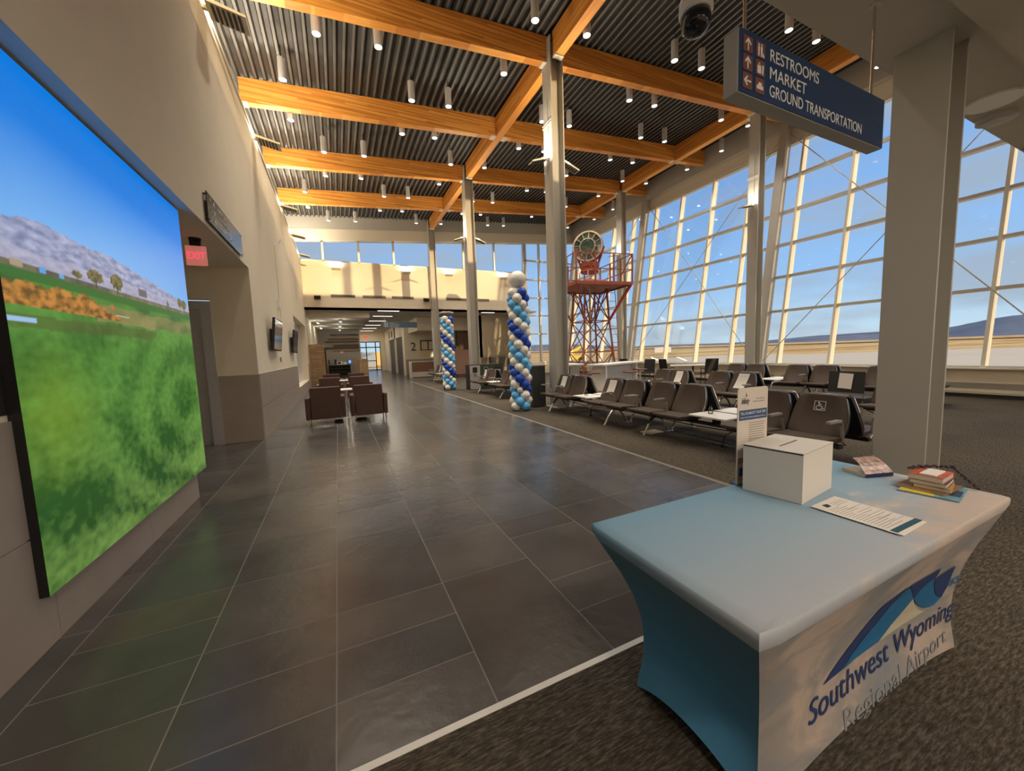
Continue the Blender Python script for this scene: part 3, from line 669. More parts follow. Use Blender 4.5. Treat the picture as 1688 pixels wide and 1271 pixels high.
# wing uplighters
def wing(o, x, y, z, ang, tilt=18, power=True, ln=.52, wd=.34):
    """thin slab fixture reaching out from (x,y) in direction ang, tilted up outward"""
    c, s = math.cos(ang), math.sin(ang); t = math.tan(R(tilt))
    b = MB()
    def P(a, q, h): return (x+c*a-s*q, y+s*a+c*q, z+h-(a*t))
    b.add([P(.06,-wd/2,0),P(ln,-wd/2,0),P(ln,wd/2,0),P(.06,wd/2,0),P(.06,-wd/2,.05),P(ln,-wd/2,.03),P(ln,wd/2,.03),P(.06,wd/2,.05)], [(0,3,2,1),(4,5,6,7),(0,1,5,4),(1,2,6,5),(2,3,7,6),(3,0,4,7)])
    b.build('wing_body', [CREAMB], o)
    g = MB()
    for q in range(6): g.add([P(.12+q*.06,-wd/2+.03,-.012),P(.15+q*.06,-wd/2+.03,-.012),P(.15+q*.06,wd/2-.03,-.012),P(.12+q*.06,wd/2-.03,-.012),P(.12+q*.06,-wd/2+.03,.002),P(.15+q*.06,-wd/2+.03,.002),P(.15+q*.06,wd/2-.03,.002),P(.12+q*.06,wd/2-.03,.002)], [(0,3,2,1),(4,5,6,7),(0,1,5,4),(1,2,6,5),(2,3,7,6),(3,0,4,7)])
    g.build('cooling_fins', BLACKM, o)
    MB().bar((x, y, z+.02), P(.1, 0, .02), .05, .05).build('mounting_arm', CREAMB, o)
    if power:
        ld = bpy.data.lights.new('uplight', 'AREA'); ld.size = .28; ld.energy = UP_W if wd > .3 else UP_W*(.35 if x < 10 else .10); ld.color = (1, .86, .66)
        lo = bpy.data.objects.new('lamp_light', ld); COL.objects.link(lo); lo.parent = o; lo.location = P(.3, 0, .09); lo.rotation_euler = (R(180)-R(tilt)*s, R(tilt)*c*-1, 0)
for k, y in enumerate((6.75, 10.15, 14.2, 17.2, 20.3)):
    o = thing('wing_uplighter', '%s cream wing uplighter along the top of the left wall' % ORD[k], 'uplighter', (0, 0, 0), 0, 'left wall uplighters')
    wing(o, XL+.0, y, 6.33, 0, 10)
for (x, y, l) in ((CX, 8.35, 'near inner column'), (CX, 15.0, 'middle inner column')):
    for sgn, sl_ in ((-1, 'left'), (1, 'right')):
        o = thing('wing_uplighter', 'cream wing uplighter on the %s side of the %s' % (sl_, l), 'uplighter', (0, 0, 0), 0, 'column uplighters')
        wing(o, x+sgn*.18, y, 6.2, PI if sgn < 0 else 0, 18, ln=.5, wd=.22)
for (y, l) in ((8.35, 'near window column'), (15.0, 'window column behind the beacon tower')):
    o = thing('wing_uplighter', 'cream wing uplighter on the left of the %s' % l, 'uplighter', (0, 0, 0), 0, 'column uplighters')
    wing(o, CX2-.17, y, 6.12, PI, 12, ln=.6, wd=.22)
for k, x in enumerate((.24, 3.79, 6.22, 9.67)):
    o = thing('end_wall_uplighter', '%s small lit uplighter on the yellow end wall, counted from the left' % ORD[k].replace('nearest', 'first'), 'uplighter', (x, YE, 6.0), 0, 'end wall uplighters')
    MB().prism([(0, 0), (-.26, .06), (-.28, .1), (0, .1)], -.2, .2, lambda a, b, t: (t, a, b)).build('housing', WALL, o)
    MB().box(-.17, .17, -.25, -.04, .101, .106).build('lens', LAMP, o)
    ld = bpy.data.lights.new('uplight', 'AREA'); ld.size = .25; ld.energy = 12; ld.color = (1, .9, .75)
    lo = bpy.data.objects.new('lamp_light', ld); COL.objects.link(lo); lo.parent = o; lo.location = (0, -.18, .14); lo.rotation_euler = (PI, 0, 0)
# conduit straps on the columns
for (x, y, l) in ((CX, 8.35, 'near inner column'), (CX2, 8.35, 'near window column')):
    b = MB(); b.tube([(x-.2, y-.2, 7.0), (x-.2, y+.2, 7.0)], .01, 6); b.tube([(x-.2, y-.2, 7.06), (x-.2, y+.2, 7.06)], .01, 6); b.tube([(x-.2, y-.03, 6.32), (x-.2, y-.03, 7.6)], .008, 6)
    tag(b.build('conduit', ALU), 'thin conduit strapped to the %s' % l, 'conduit')

# hanging sign near
sx0, sx1, sy, sz0, sz1 = 2.39, 4.24, 1.64, 3.08, 3.46
o = thing('hanging_sign', 'large navy hanging sign with restroom, market and ground transportation lines', 'sign', ((sx0+sx1)/2, sy, sz0))
W2, HH = (sx1-sx0)/2, sz1-sz0
b = MB(); b.box(-W2, W2, 0, .10, 0, HH); bevel(b.build('sign_case', mat('pale_sign_case', (.42, .40, .36), .5), o), .004, 1)
MB().box(-W2+.004, W2-.004, -.004, .0, .004, HH-.004).build('sign_face', NAVY, o)
k_ = (2*W2)/15.1
for r_, (txt) in enumerate(('RESTROOMS', 'MARKET', 'GROUND TRANSPORTATION')):
    wtx = [.68, .50, 1.42][r_]*(2*W2)/2.22
    textmesh(txt, .115, 'lettering', LETTER, o, lambda a, b, t, rr=r_: (-W2+.315+a, -.005-t, HH-.120-rr*.108+b*.92), .0012, wid=wtx)
for r_ in range(3):
    zc = HH-.085-r_*.108
    for c_ in range(2):
        xc = -W2+.085+c_*.125
        MB().prism(rpoly([(-.047,-.047),(.047,-.047),(.047,.047),(-.047,.047)], .012), 0, .003, lambda a, b, t: (xc+a, -.004-t, zc+b)).build('pictogram_tile', MAROON, o)
        pb = MB()
        fn = lambda a, b, t: (xc+a, -.0075-t, zc+b)
        if c_ == 0:
            ap = arrow_poly(.085)
            if r_ == 2: ap = [(-q, p) for p, q in ap]
            pb.prism(ap, 0, .001, fn)
        elif r_ == 0:
            for dx_ in (-.02, .008):
                pb.prism(rpoly([(dx_-.009,-.005),(dx_+.009,-.005),(dx_+.009,.02),(dx_-.009,.02)], .003), 0, .001, fn); pb.prism([(dx_-.007,-.04),(dx_+.007,-.04),(dx_+.008,-.005),(dx_-.008,-.005)], 0, .001, fn); pb.prism([(dx_+.007*math.cos(a*PI/4), .029+.007*math.sin(a*PI/4)) for a in range(8)], 0, .001, fn)
            pb.prism([(.02,-.04),(.038,-.04),(.038,-.03),(.028,-.02),(.022,-.01)], 0, .001, fn)
        elif r_ == 1:
            pb.prism(rpoly([(-.03,-.035),(.008,-.035),(.008,.012),(-.03,.012)], .005), 0, .001, fn); pb.prism([(-.022,.012),(-.016,.03),(-.006,.03),(0,.012),(-.004,.012),(-.008,.024),(-.014,.024),(-.018,.012)], 0, .001, fn); pb.prism([(.016,-.036),(.03,-.036),(.034,.02),(.018,.02)], 0, .001, fn)
        else:
            pb.prism(rpoly([(-.034,-.022),(.034,-.022),(.034,.0),(-.034,.0)], .005), 0, .001, fn); pb.prism([(-.022,0),(.022,0),(.014,.02),(-.012,.02)], 0, .001, fn)
        pb.build('pictogram', LETTER, o)
for x in (-W2+.13, W2-.10):
    MB().tube([(x, .05, HH), (x, .05, 4.2-sz0)], .011, 8).build('hanger_rod', CHROME, o)
    MB().lathe([(.04, 4.185-sz0), (.04, 4.2-sz0)], (x, .05, 0), 12).build('ceiling_rose', ALU, o)

# dome camera
o = thing('dome_camera', 'white dome security camera with a dark glass ball beside the navy sign', 'camera', (2.60, 2.12, 3.93))
MB().tube([(0, -.085, .62), (0, 0, .62), (0, 0, .26)], .045, 12).build('mounting_arm', WHITE, o)
MB().lathe([(.045, .30), (.07, .27), (.085, .22), (.10, .16), (.115, .12), (.118, .04), (.112, .02), (0, .02)], n=24).build('housing', WHITE, o, smooth=True)
MB().lathe([(.102, .02), (.105, -.02), (.095, -.07), (.07, -.10), (.035, -.118), (0, -.122)], n=24).build('dome_glass', mat('smoked_dome', (.01, .01, .012), .06), o, smooth=True)

# soffit fittings
o = thing('round_diffuser', 'round plaster coloured ceiling disc in the near soffit', 'vent', (7.08, 1.76, 4.2))
MB().lathe([(.0, -.012), (.2, -.012), (.22, 0)], n=28).build('disc', CEILP, o); MB().lathe([(.2, -.02), (.225, -.02), (.235, 0)], n=28).build('rim', WHITE, o)
o = thing('occupancy_sensor', 'shallow white ceiling sensor beside the round soffit disc', 'sensor', (7.62, 1.86, 4.2))
MB().lathe([(.17, 0), (.17, -.05), (.13, -.07), (0, -.075)], n=24).build('sensor_body', mat('sensor_white', (.45, .44, .42), .5), o)
MB().lathe([(.165, -.0), (.168, -.012), (.16, -.02)], n=24).build('rim', BLACKM, o)
o = thing('sprinkler_head', 'small dark sensor at the right end of the near soffit', 'sensor', (9.35, 1.9, 4.2))
MB().lathe([(.11, 0), (.10, -.04), (.05, -.09), (0, -.1)], n=18).build('sensor_body', BLACK, o)

# ================================================================== LEFT WALL THINGS
# big LED screen
sy0, sy1, sz0_, sz1_ = 2.735, 5.32, .293, 3.145
o = thing('led_video_wall', 'huge lit video screen showing a green golf course under blue sky', 'video screen', (XS, sy0, sz0_))
SW, SH = sy1-sy0, sz1_-sz0_
MB().box(.001, .050, -.0, SW, 0, SH).build('cabinet', BLACK, o)
def lerp(a, b, t): return tuple(p+(q-p)*t for p, q in zip(a, b))
def seg(pts, s):
    if s <= pts[0][0]: return pts[0][1]
    for (a, b), (c, d_) in zip(pts, pts[1:]):
        if s <= c: return b+(d_-b)*(s-a)/(c-a)
    return pts[-1][1]
def nz(x, y, z=0): return mnoise.noise(Vector((x, y, z)))
def fb(x, y, z=0, o_=4): return mnoise.fractal(Vector((x, y, z)), 1.0, 2.0, o_)
ridge = [(0, .682), (.06, .70), (.132, .708), (.265, .70), (.395, .701), (.482, .695), (.643, .68), (.852, .66), (1, .637)]
otop = [(0, .578), (.074, .585), (.12, .578), (.164, .588), (.22, .58), (.267, .588), (.30, .574), (.346, .562), (.38, .552), (.42, .548)]
trees = [(.318, .636, .036, .016), (.425, .64, .034, .02), (.90, .642, .022, .016), (.945, .64, .03, .017), (.78, .624, .008, .012), (.24, .628, .02, .008)]
def scol(s, t):
    n1 = fb(s*18, t*18); tj = t+.007*nz(s*9, t*4, 7); rd = seg(ridge, s)+.004*nz(s*30, 1)
    if t > rd:
        k = (t-rd)/(1-rd); c = lerp((.20, .50, .98), (.0, .235, .86), min(1, k*1.5)); c = lerp(c, (0, .20, .80), max(0, k-.5))
    elif t > .618:
        k = fb(s*22+t*40, t*70-s*14, 3); c = lerp((.20, .24, .42), (.50, .53, .74), max(0, min(1, .45+.8*k)))
        if t < .645+.01*nz(s*20, 5): c = lerp(c, (.55, .50, .60), .4)
    elif t > .604:
        c = lerp((.10, .11, .07), (.24, .22, .13), max(0, min(1, .5+n1)))
        if .10 < s < .33: c = lerp(c, (.06, .06, .05), .5)
        if abs(t-.6175) < .0014: c = (.5, .48, .42)
    else:
        g = fb(s*7+3, t*16, 8); c = lerp((.030, .13, .022), (.11, .31, .045), max(0, min(1, .5+.8*g)))
        if t > .585: c = (.035, .16, .03)
        ot = seg(otop, s)+.006*nz(s*60, t*60)
        if s < .43 and .538 < t < ot:
            q = fb(s*40, t*70, 2); c = lerp((.16, .085, .02), (.62, .27, .05), max(0, min(1, .5+1.1*q)))
        elif .53 < tj < .572 and s > .3+.1*nz(t*30, 2): c = lerp((.10, .17, .04), (.30, .27, .10), max(0, min(1, .5+g)))
        elif t <= .538:
            # mown swirls, curving round a centre in the right of the green
            dx_, dy_ = (s-.86)*2.6, (t-.30)*3.4
            rr = math.sqrt(dx_*dx_+dy_*dy_*3.0); wv = math.sin(rr*7.5+5.5*nz(s*1.6, t*2.2)+1.6*n1)
            fine = fb(s*34, t*60, 1)*.30
            k = .45+.24*wv+fine+.42*fb(s*2.2, t*4, 6)
            top = lerp((.035, .135, .02), (.13, .34, .055), max(0, min(1, k)))
            low = lerp((.014, .070, .012), (.20, .36, .075), max(0, min(1, k)))
            c = lerp(low, top, max(0, min(1, t/.42)))
            if .497 < tj < .524 and s < .62+.2*nz(t*40, 4): c = lerp(c, (.10, .11, .03), .55)
            y_ = max(0, 1-abs(s-.10)*5)*max(0, 1-abs(t-.33)*6); c = lerp(c, (.22, .32, .01), y_*.5)
    for tx, tz, rx, rz in trees:
        dd = ((s-tx)/rx)**2+((t-tz)/rz)**2
        if dd < 1+.5*nz(s*120, t*120): c = lerp((.07, .07, .025), (.25, .22, .09), max(0, min(1, .5+fb(s*90, t*90))))
        if abs(s-tx) < .003 and tz-rz-.012 < t < tz: c = (.08, .06, .04)
    for a0, a1, b0, b1, cc in ((.108, .128, .609, .619, (.10, .40, .85)), (.172, .188, .609, .618, (.12, .45, .85)), (.030, .062, .607, .620, (.45, .33, .22)), (.555, .612, .622, .645, (.15, .14, .15)), (.0, .078, .507, .5155, (.38, .60, .90)), (.378, .392, .566, .578, (.62, .16, .05)), (.40, .47, .5505, .553, (.55, .50, .38)), (.19, .26, .6045, .606, (.55, .52, .4))):
        if a0 <= s <= a1 and b0 <= t <= b1: c = cc
    return c
NX, NZ = 300, 330
vs_ = []; fs_ = []
zs = [ (j/NZ) for j in range(NZ+1)]
for j in range(NZ+1):
    for i in range(NX+1): vs_.append((.052, SW*i/NX, SH*zs[j]))
for j in range(NZ):
    for i in range(NX): a = j*(NX+1)+i; fs_.append((a, a+1, a+NX+2, a+NX+1))
me = bpy.data.meshes.new('screen_picture'); me.from_pydata(vs_, [], fs_); me.materials.append(SCREENM)
ca = me.color_attributes.new('Col', 'FLOAT_COLOR', 'POINT')
for q, v in enumerate(me.vertices): ca.data[q].color = (*scol(v.co.y/SW, v.co.z/SH), 1)
so2 = bpy.data.objects.new('screen_picture', me); COL.objects.link(so2); so2.parent = o
# black panel left of it, above the low wall
sbox('trim_14', XS-.02, XS+.004, -2.9, 2.73, 1.27, 3.15, BLACKM)
# board sign on the header
o = thing('directory_board', 'dark glazed directory board with pictograms high on the left wall', 'sign', (XL, 5.83, 3.22))
MB().box(.03, .04, 0, 1.82, 0, .36).build('board_panel', mat('dark_glass_board', (.05, .048, .045), .2, noise=.1, scale=3), o)
for (yy, zz) in ((.03, .03), (1.79, .03), (.03, .33), (1.79, .33)): MB().lathe([(0, 0), (.012, 0), (.012, .045), (0, .045)], (0, yy, zz), 10, axis='x').build('standoff', BLACK, o)
for k in range(3):
    textmesh(['TICKETING', 'RENTAL CARS', 'BAGGAGE CLAIM'][k], .085, 'lettering', LETTER, o, lambda a, b, t, kk=k: (.041+t, .48+a, .255-kk*.105+b), .001)
    pc = MB()
    for c_ in range(2): pc.prism(arrow_poly(.08) if c_ == 0 else rpoly([(-.03,-.03),(.03,-.03),(.03,.03),(-.03,.03)], .008), 0, .002, lambda a, b, t, kk=k, c2=c_: (.041+t, .14+c2*.14+a, .285-kk*.105+b))
    pc.build('pictograms', LETTER, o)
# exit sign in the alcove
o = thing('exit_sign', 'red lit exit sign hanging from the alcove ceiling', 'exit sign', (-1.64, 6.5, 3.17))
MB().lathe([(.07, 0), (.07, -.02), (0, -.02)], n=16).build('canopy', BLACK, o); MB().box(-.06, .06, -.02, .02, -.10, -.02).build('bracket', BLACK, o)
MB().prism(rpoly([(-.115, -.36), (.115, -.36), (.115, -.10), (-.115, -.10)], .01), -.006, .006, lambda a, b, t: (a, t, b)).build('sign_pane', mat('pink_exit_pane', (.75, .45, .42), .25, emit=(1, .25, .2), es=.35), o)
textmesh('EXIT', .13, 'lettering', EXITM, o, lambda a, b, t: (-.10+a, -.008-t, -.27+b), .002, wid=.2)
# wall TVs
for k, (y0, y1, z0, z1) in enumerate(((9.55, 11.3, 1.70, 2.42), (13.55, 15.35, 1.70, 2.42))):
    o = thing('wall_television', ['nearer dark television mounted on the left wall', 'farther dark television mounted on the left wall, beside the white panelled window'][k], 'television', (XL, y0, z0))
    L_ = 1.25
    bevel(MB().obox((.12, L_/2, (z1-z0)/2), .05, L_, z1-z0, (0, R(6), 0)).build('screen_body', BLACK, o), .006)
    MB().obox((.147, L_/2, (z1-z0)/2), .002, L_-.05, z1-z0-.06, (0, R(6), 0)).build('screen_face', mat('dark_screen_glass', (.05, .05, .05), .12), o)
    MB().box(0, .1, L_/2-.18, L_/2+.18, .2, .5).build('wall_bracket', BLACKM, o)
# small wall items
def wallbox(name, label, cat, y, z, w_, h, dpt, m): return tag(MB().box(XL, XL+dpt, y-w_/2, y+w_/2, z-h/2, z+h/2).build(name, m), label, cat)
wallbox('strobe_alarm', 'small white alarm box on the left wall above the nearer television', 'alarm', 11.7, 2.95, .12, .2, .06, WHITE)
wallbox('thermostat', 'small grey control below the nearer television', 'switch', 11.3, 1.50, .08, .12, .03, VENT)
wallbox('power_outlet', 'white wall outlet low on the tiled left wall', 'outlet', 11.4, .42, .07, .11, .012, WHITE)
wallbox('wall_pull_station', 'small white wall box near the panelled window', 'alarm', 15.2, 2.75, .08, .12, .05, WHITE)
o = thing('wall_antenna', 'small white forked bracket high on the left wall', 'bracket', (XL, 12.1, 4.6))
MB().tube([(0, 0, 0), (.1, 0, .02), (.18, -.14, .12)], .012, 6).build('prong', WHITE, o); MB().tube([(.1, 0, .02), (.18, .16, .14)], .012, 6).build('prong', WHITE, o); MB().tube([(0, 0, 0), (.01, 0, -2.0)], .005, 5).build('wall_wire', STEELP, o)

# ================================================================== TABLE WITH PRINTED CLOTH
TX0, TX1, TY0, TY1, TZ_ = .935, 2.785, .545, 1.268, .75
tb = thing('folding_table', 'long folding table under a stretched sky-blue printed cloth', 'table', (0, 0, 0))
MB().box(TX0+.02, TX1-.02, TY0+.02, TY1-.02, .71, .742).build('tabletop', WHITE, tb)
for (x, y) in ((1.21, .75), (1.21, 1.13), (2.51, .75), (2.51, 1.13)):
    MB().tube([(x, y, 0), (x, y, .71)], .014, 8).build('leg', STEELP, tb)
def prof(z):      # inward offset of the corners with height
    pts = [(0, .165), (.06, .175), (.12, .187), (.20, .192), (.30, .186), (.42, .155), (.53, .105), (.62, .055), (.69, .015), (.72, .0), (.742, .0), (.75, .006)]
    return seg(pts, z)
def profy(z): return prof(z)*.56
def hem(u): return .075*(1-abs(2*u-1)**2.2)    # arched hem between the feet
NZc, NS = 26, 24
side_us = [k/NS for k in range(NS)]
zsn = [0, .02, .05, .09, .13, .18, .23, .28, .33, .38, .43, .48, .53, .57, .61, .65, .68, .695, .70, .715, .73, .742, .748, .75]
vs_ = []; ring = 4*NS
def frontpt(side, u, z):
    dx_, dy_ = prof(z), profy(z)
    x0, x1, y0, y1 = TX0+dx_, TX1-dx_, TY0+dy_, TY1-dy_
    cr_n = .028
    if side == 0: x, y, nx, ny = x0+(x1-x0)*u, y0, 0, 1
    elif side == 1: x, y, nx, ny = x1, y0+(y1-y0)*u, -1, 0
    elif side == 2: x, y, nx, ny = x1-(x1-x0)*u, y1, 0, -1
    else: x, y, nx, ny = x0, y1-(y1-y0)*u, 1, 0
    # corners rounded, middle of each side sucked in a little
    e = min(u, 1-u); L_ = (x1-x0) if side in (0, 2) else (y1-y0); dd = e*L_
    inn = .030*math.sin(PI*u)*math.sin(PI*min(1, z/.7))
    if dd < cr_n:
        inn += cr_n*.32*(1-dd/cr_n)**2
        # pull corner vertex along the diagonal
    return x+nx*inn, y+ny*inn
for z in zsn:
    for s_ in range(4):
        for u in side_us:
            x, y = frontpt(s_, u, z); h = hem(u); zz = z if z > .28 else h*(1-z/.28)+z
            if z >= .742 :
                pass
            vs_.append((x, y, zz))
fs_ = []
for j in range(len(zsn)-1):
    for k in range(ring): fs_.append((j*ring+k, j*ring+(k+1) % ring, (j+1)*ring+(k+1) % ring, (j+1)*ring+k))
# top grid: shrink rings to centre
base = (len(zsn)-1)*ring; cxm, cym = (TX0+TX1)/2, (TY0+TY1)/2
prev = base; nr = 14
for q in range(1, nr+1):
    f = 1-q/nr*.999
    for k in range(ring):
        x, y, z = vs_[base+k]; vs_.append((cxm+(x-cxm)*f if True else x, cym+(y-cym)*f, .7505))
    cur = len(vs_)-ring
    for k in range(ring): fs_.append((prev+k, prev+(k+1) % ring, cur+(k+1) % ring, cur+k))
    prev = cur
fs_.append(tuple(prev+k for k in range(ring)))
def clothmat():
    m, t, b = newmat('sky_print_stretch_cloth')
    L = t.links
    tcn = N(t, 'ShaderNodeTexCoord'); sp = N(t, 'ShaderNodeSeparateXYZ'); L.new(tcn.outputs['Object'], sp.inputs[0])
    nn = N(t, 'ShaderNodeTexNoise'); nn.inputs['Scale'].default_value = 2.6; nn.inputs['Detail'].default_value = 6; nn.inputs['Roughness'].default_value = .55; nn.inputs['Distortion'].default_value = .6
    mpn = N(t, 'ShaderNodeMapping'); mpn.inputs['Scale'].default_value = (1, 1.3, 2.0); L.new(tcn.outputs['Object'], mpn.inputs[0]); L.new(mpn.outputs[0], nn.inputs['Vector'])
    # the print: blue at the back of the top, pale grey-blue to the front, pinkish cloud on the right and on the front skirt
    def mth(op, a, b_=None, c=None):
        n = N(t, 'ShaderNodeMath', operation=op)
        for i_, q in enumerate((a, b_, c)):
            if q is None: continue
            if isinstance(q, (int, float)): n.inputs[i_].default_value = q
            else: L.new(q, n.inputs[i_])
        return n.outputs[0]
    # cloud factor on top: grows toward front-right edge
    fx = mth('MULTIPLY_ADD', sp.outputs[0], .62, -1.05); fy = mth('MULTIPLY_ADD', sp.outputs[1], -1.45, 1.15)
    s1 = mth('ADD', fx, fy); s2 = mth('MULTIPLY_ADD', nn.outputs['Fac'], 1.7, -.85); s3 = mth('ADD', s1, s2)
    cl = ramp(t, [(.30, (0, 0, 0)), (.62, (1, 1, 1))]); L.new(s3, cl.inputs[0])
    gy = mth('MULTIPLY_ADD', sp.outputs[1], 1.35, -.70)
    bluer = ramp(t, [(0, (.44, .47, .51)), (.45, (.30, .42, .52)), (1, (.19, .37, .52))]); L.new(gy, bluer.inputs[0])
    pinkr = ramp(t, [(.3, (.46, .44, .43)), (.5, (.58, .49, .43)), (.65, (.66, .56, .48))]); L.new(nn.outputs['Fac'], pinkr.inputs[0])
    top = N(t, 'ShaderNodeMix', data_type='RGBA'); L.new(cl.outputs[0], top.inputs['Factor']); L.new(bluer.outputs[0], top.inputs['A']); L.new(pinkr.outputs[0], top.inputs['B'])
    # front skirt: grey to pink clouds
    frr = ramp(t, [(.35, (.20, .22, .24)), (.5, (.30, .27, .245)), (.62, (.46, .37, .31))]); L.new(nn.outputs['Fac'], frr.inputs[0])
    # side skirt: deep teal, lighter to the foot
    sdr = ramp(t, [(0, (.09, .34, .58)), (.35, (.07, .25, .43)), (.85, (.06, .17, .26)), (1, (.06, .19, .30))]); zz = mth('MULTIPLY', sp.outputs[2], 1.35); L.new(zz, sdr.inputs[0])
    geo = N(t, 'ShaderNodeNewGeometry'); sn = N(t, 'ShaderNodeSeparateXYZ'); L.new(geo.outputs['Normal'], sn.inputs[0])
    # left/right/back skirts vs front skirt by position
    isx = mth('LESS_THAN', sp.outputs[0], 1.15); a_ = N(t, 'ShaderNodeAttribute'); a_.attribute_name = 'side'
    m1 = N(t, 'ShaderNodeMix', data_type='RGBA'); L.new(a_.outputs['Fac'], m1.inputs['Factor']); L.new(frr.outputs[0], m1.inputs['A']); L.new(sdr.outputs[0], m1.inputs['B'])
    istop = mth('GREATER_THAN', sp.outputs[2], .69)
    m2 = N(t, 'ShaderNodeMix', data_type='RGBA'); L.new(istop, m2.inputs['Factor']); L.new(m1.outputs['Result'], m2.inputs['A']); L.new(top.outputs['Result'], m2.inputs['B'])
    L.new(m2.outputs['Result'], b.inputs['Base Color']); b.inputs['Roughness'].default_value = .8; b.inputs['Sheen Weight'].default_value = .05
    nb = N(t, 'ShaderNodeTexNoise'); nb.inputs['Scale'].default_value = 900; L.new(tcn.outputs['Object'], nb.inputs['Vector'])
    bp = N(t, 'ShaderNodeBump'); bp.inputs['Strength'].default_value = .15; bp.inputs['Distance'].default_value = .002; L.new(nb.outputs['Fac'], bp.inputs['Height']); L.new(bp.outputs[0], b.inputs['Normal'])
    return m
me = bpy.data.meshes.new('printed_table_cloth'); me.from_pydata(vs_, [], fs_); me.materials.append(clothmat())
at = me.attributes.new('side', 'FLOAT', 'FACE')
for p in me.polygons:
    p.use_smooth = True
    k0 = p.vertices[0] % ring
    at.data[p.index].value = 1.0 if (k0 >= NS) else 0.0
clo = bpy.data.objects.new('printed_table_cloth', me); COL.objects.link(clo)
md = clo.modifiers.new('edge', 'EDGE_SPLIT'); md.split_angle = R(55)
tag(clo, 'stretch table cloth with blue sky, pink cloud and airport logo print', 'tablecloth')
# print on the front skirt
def fy_at(x, z):
    zq = z
    for _ in range(4):
        dx_, dy_ = prof(zq), profy(zq); x0, x1 = TX0+dx_, TX1-dx_; u = (x-x0)/(x1-x0); u = max(0, min(1, u))
        h_ = hem(u); zq = z if z > .28 else max(0, (z-h_)/(1-h_/.28))
    z = zq
    return TY0+dy_+.030*math.sin(PI*u)*math.sin(PI*min(1, z/.7))
def onfront(off):
    return lambda a, b, t: (a, fy_at(a, b)-off-t, b)
LOGD = mat('print_deep_blue', (.012, .035, .14), .75); LOGB = mat('print_mid_blue', (.01, .13, .30), .75); LOGY = mat('print_pale_yellow', (.50, .46, .33), .75); LOGF = mat('print_faded_blue', (.23, .24, .255), .75); LOGL = mat('print_sky_blue', (.03, .17, .34), .75)
def patch(name, poly, m, off):
    # dense fan so that the patch follows the cloth
    bm = bmesh.new(); vsb = [bm.verts.new((p[0], 0, p[1])) for p in poly]; bm.faces.new(vsb)
    bmesh.ops.triangulate(bm, faces=bm.faces); bmesh.ops.subdivide_edges(bm, edges=bm.edges, cuts=3, use_grid_fill=True)
    me = bpy.data.meshes.new(name)
    for v in bm.verts: v.co = Vector((v.co.x, fy_at(v.co.x, v.co.z)-off, v.co.z))
    bm.to_mesh(me); bm.free(); me.materials.append(m); o = bpy.data.objects.new(name, me); COL.objects.link(o); o.parent = clo; return o
def quadcurve(p0, p1, p2, n=8): return [((1-t)**2*p0[0]+2*t*(1-t)*p1[0]+t*t*p2[0], (1-t)**2*p0[1]+2*t*(1-t)*p1[1]+t*t*p2[1]) for t in [k/n for k in range(n+1)]]
LS = lambda x, z: (x, z)
patch('logo_shape', [(1.511, .258)]+quadcurve((1.511, .258), (1.73, .35), (1.888, .455))+[(2.071, .484)]+quadcurve((2.045, .464), (1.88, .34), (1.72, .258)), LOGD, .003)
patch('logo_shape', quadcurve((1.66, .262), (1.86, .34), (2.03, .462))+[(2.10, .470), (2.17, .476)]+quadcurve((2.17, .476), (2.15, .42), (2.183, .379))+quadcurve((2.183, .379), (2.05, .30), (1.93, .262)), LOGB, .004)
patch('logo_shape', [(2.071, .484), (2.335, .491)]+quadcurve((2.335, .434), (2.22, .43), (2.183, .379))+quadcurve((2.183, .379), (2.13, .42), (2.16, .476)), LOGD, .005)
patch('logo_shape', quadcurve((2.183, .379), (2.24, .44), (2.325, .452))+quadcurve((2.335, .434), (2.36, .33), (2.478, .300))+quadcurve((2.40, .275), (2.27, .28), (2.183, .379)), LOGB, .0045)
patch('logo_shape', [(2.335, .432), (2.50, .455)]+quadcurve((2.505, .43), (2.50, .34), (2.46, .300))+quadcurve((2.44, .305), (2.36, .34), (2.335, .432)), LOGD, .006)
patch('logo_shape', quadcurve((1.93, .262), (2.05, .30), (2.183, .379))+quadcurve((2.20, .35), (2.26, .275), (2.33, .272)), LOGY, .0035)
textmesh('Southwest Wyoming', .128, 'lettering', LOGD, clo, lambda a, b, t: onfront(.004)(1.405+a, .158+b*.92+a*.012, t), .0002, shear=.25, wid=1.20)
textmesh('Regional Airport', .105, 'lettering', LOGF, clo, lambda a, b, t: onfront(.003)(1.60+a, .062+b*.85+a*.008, t), .0002, shear=.2, wid=.92)
textmesh('RKS', .06, 'lettering', LOGL, clo, lambda a, b, t: onfront(.004)(2.49+a, .335+b, t), .0005, shear=.2, wid=.12)

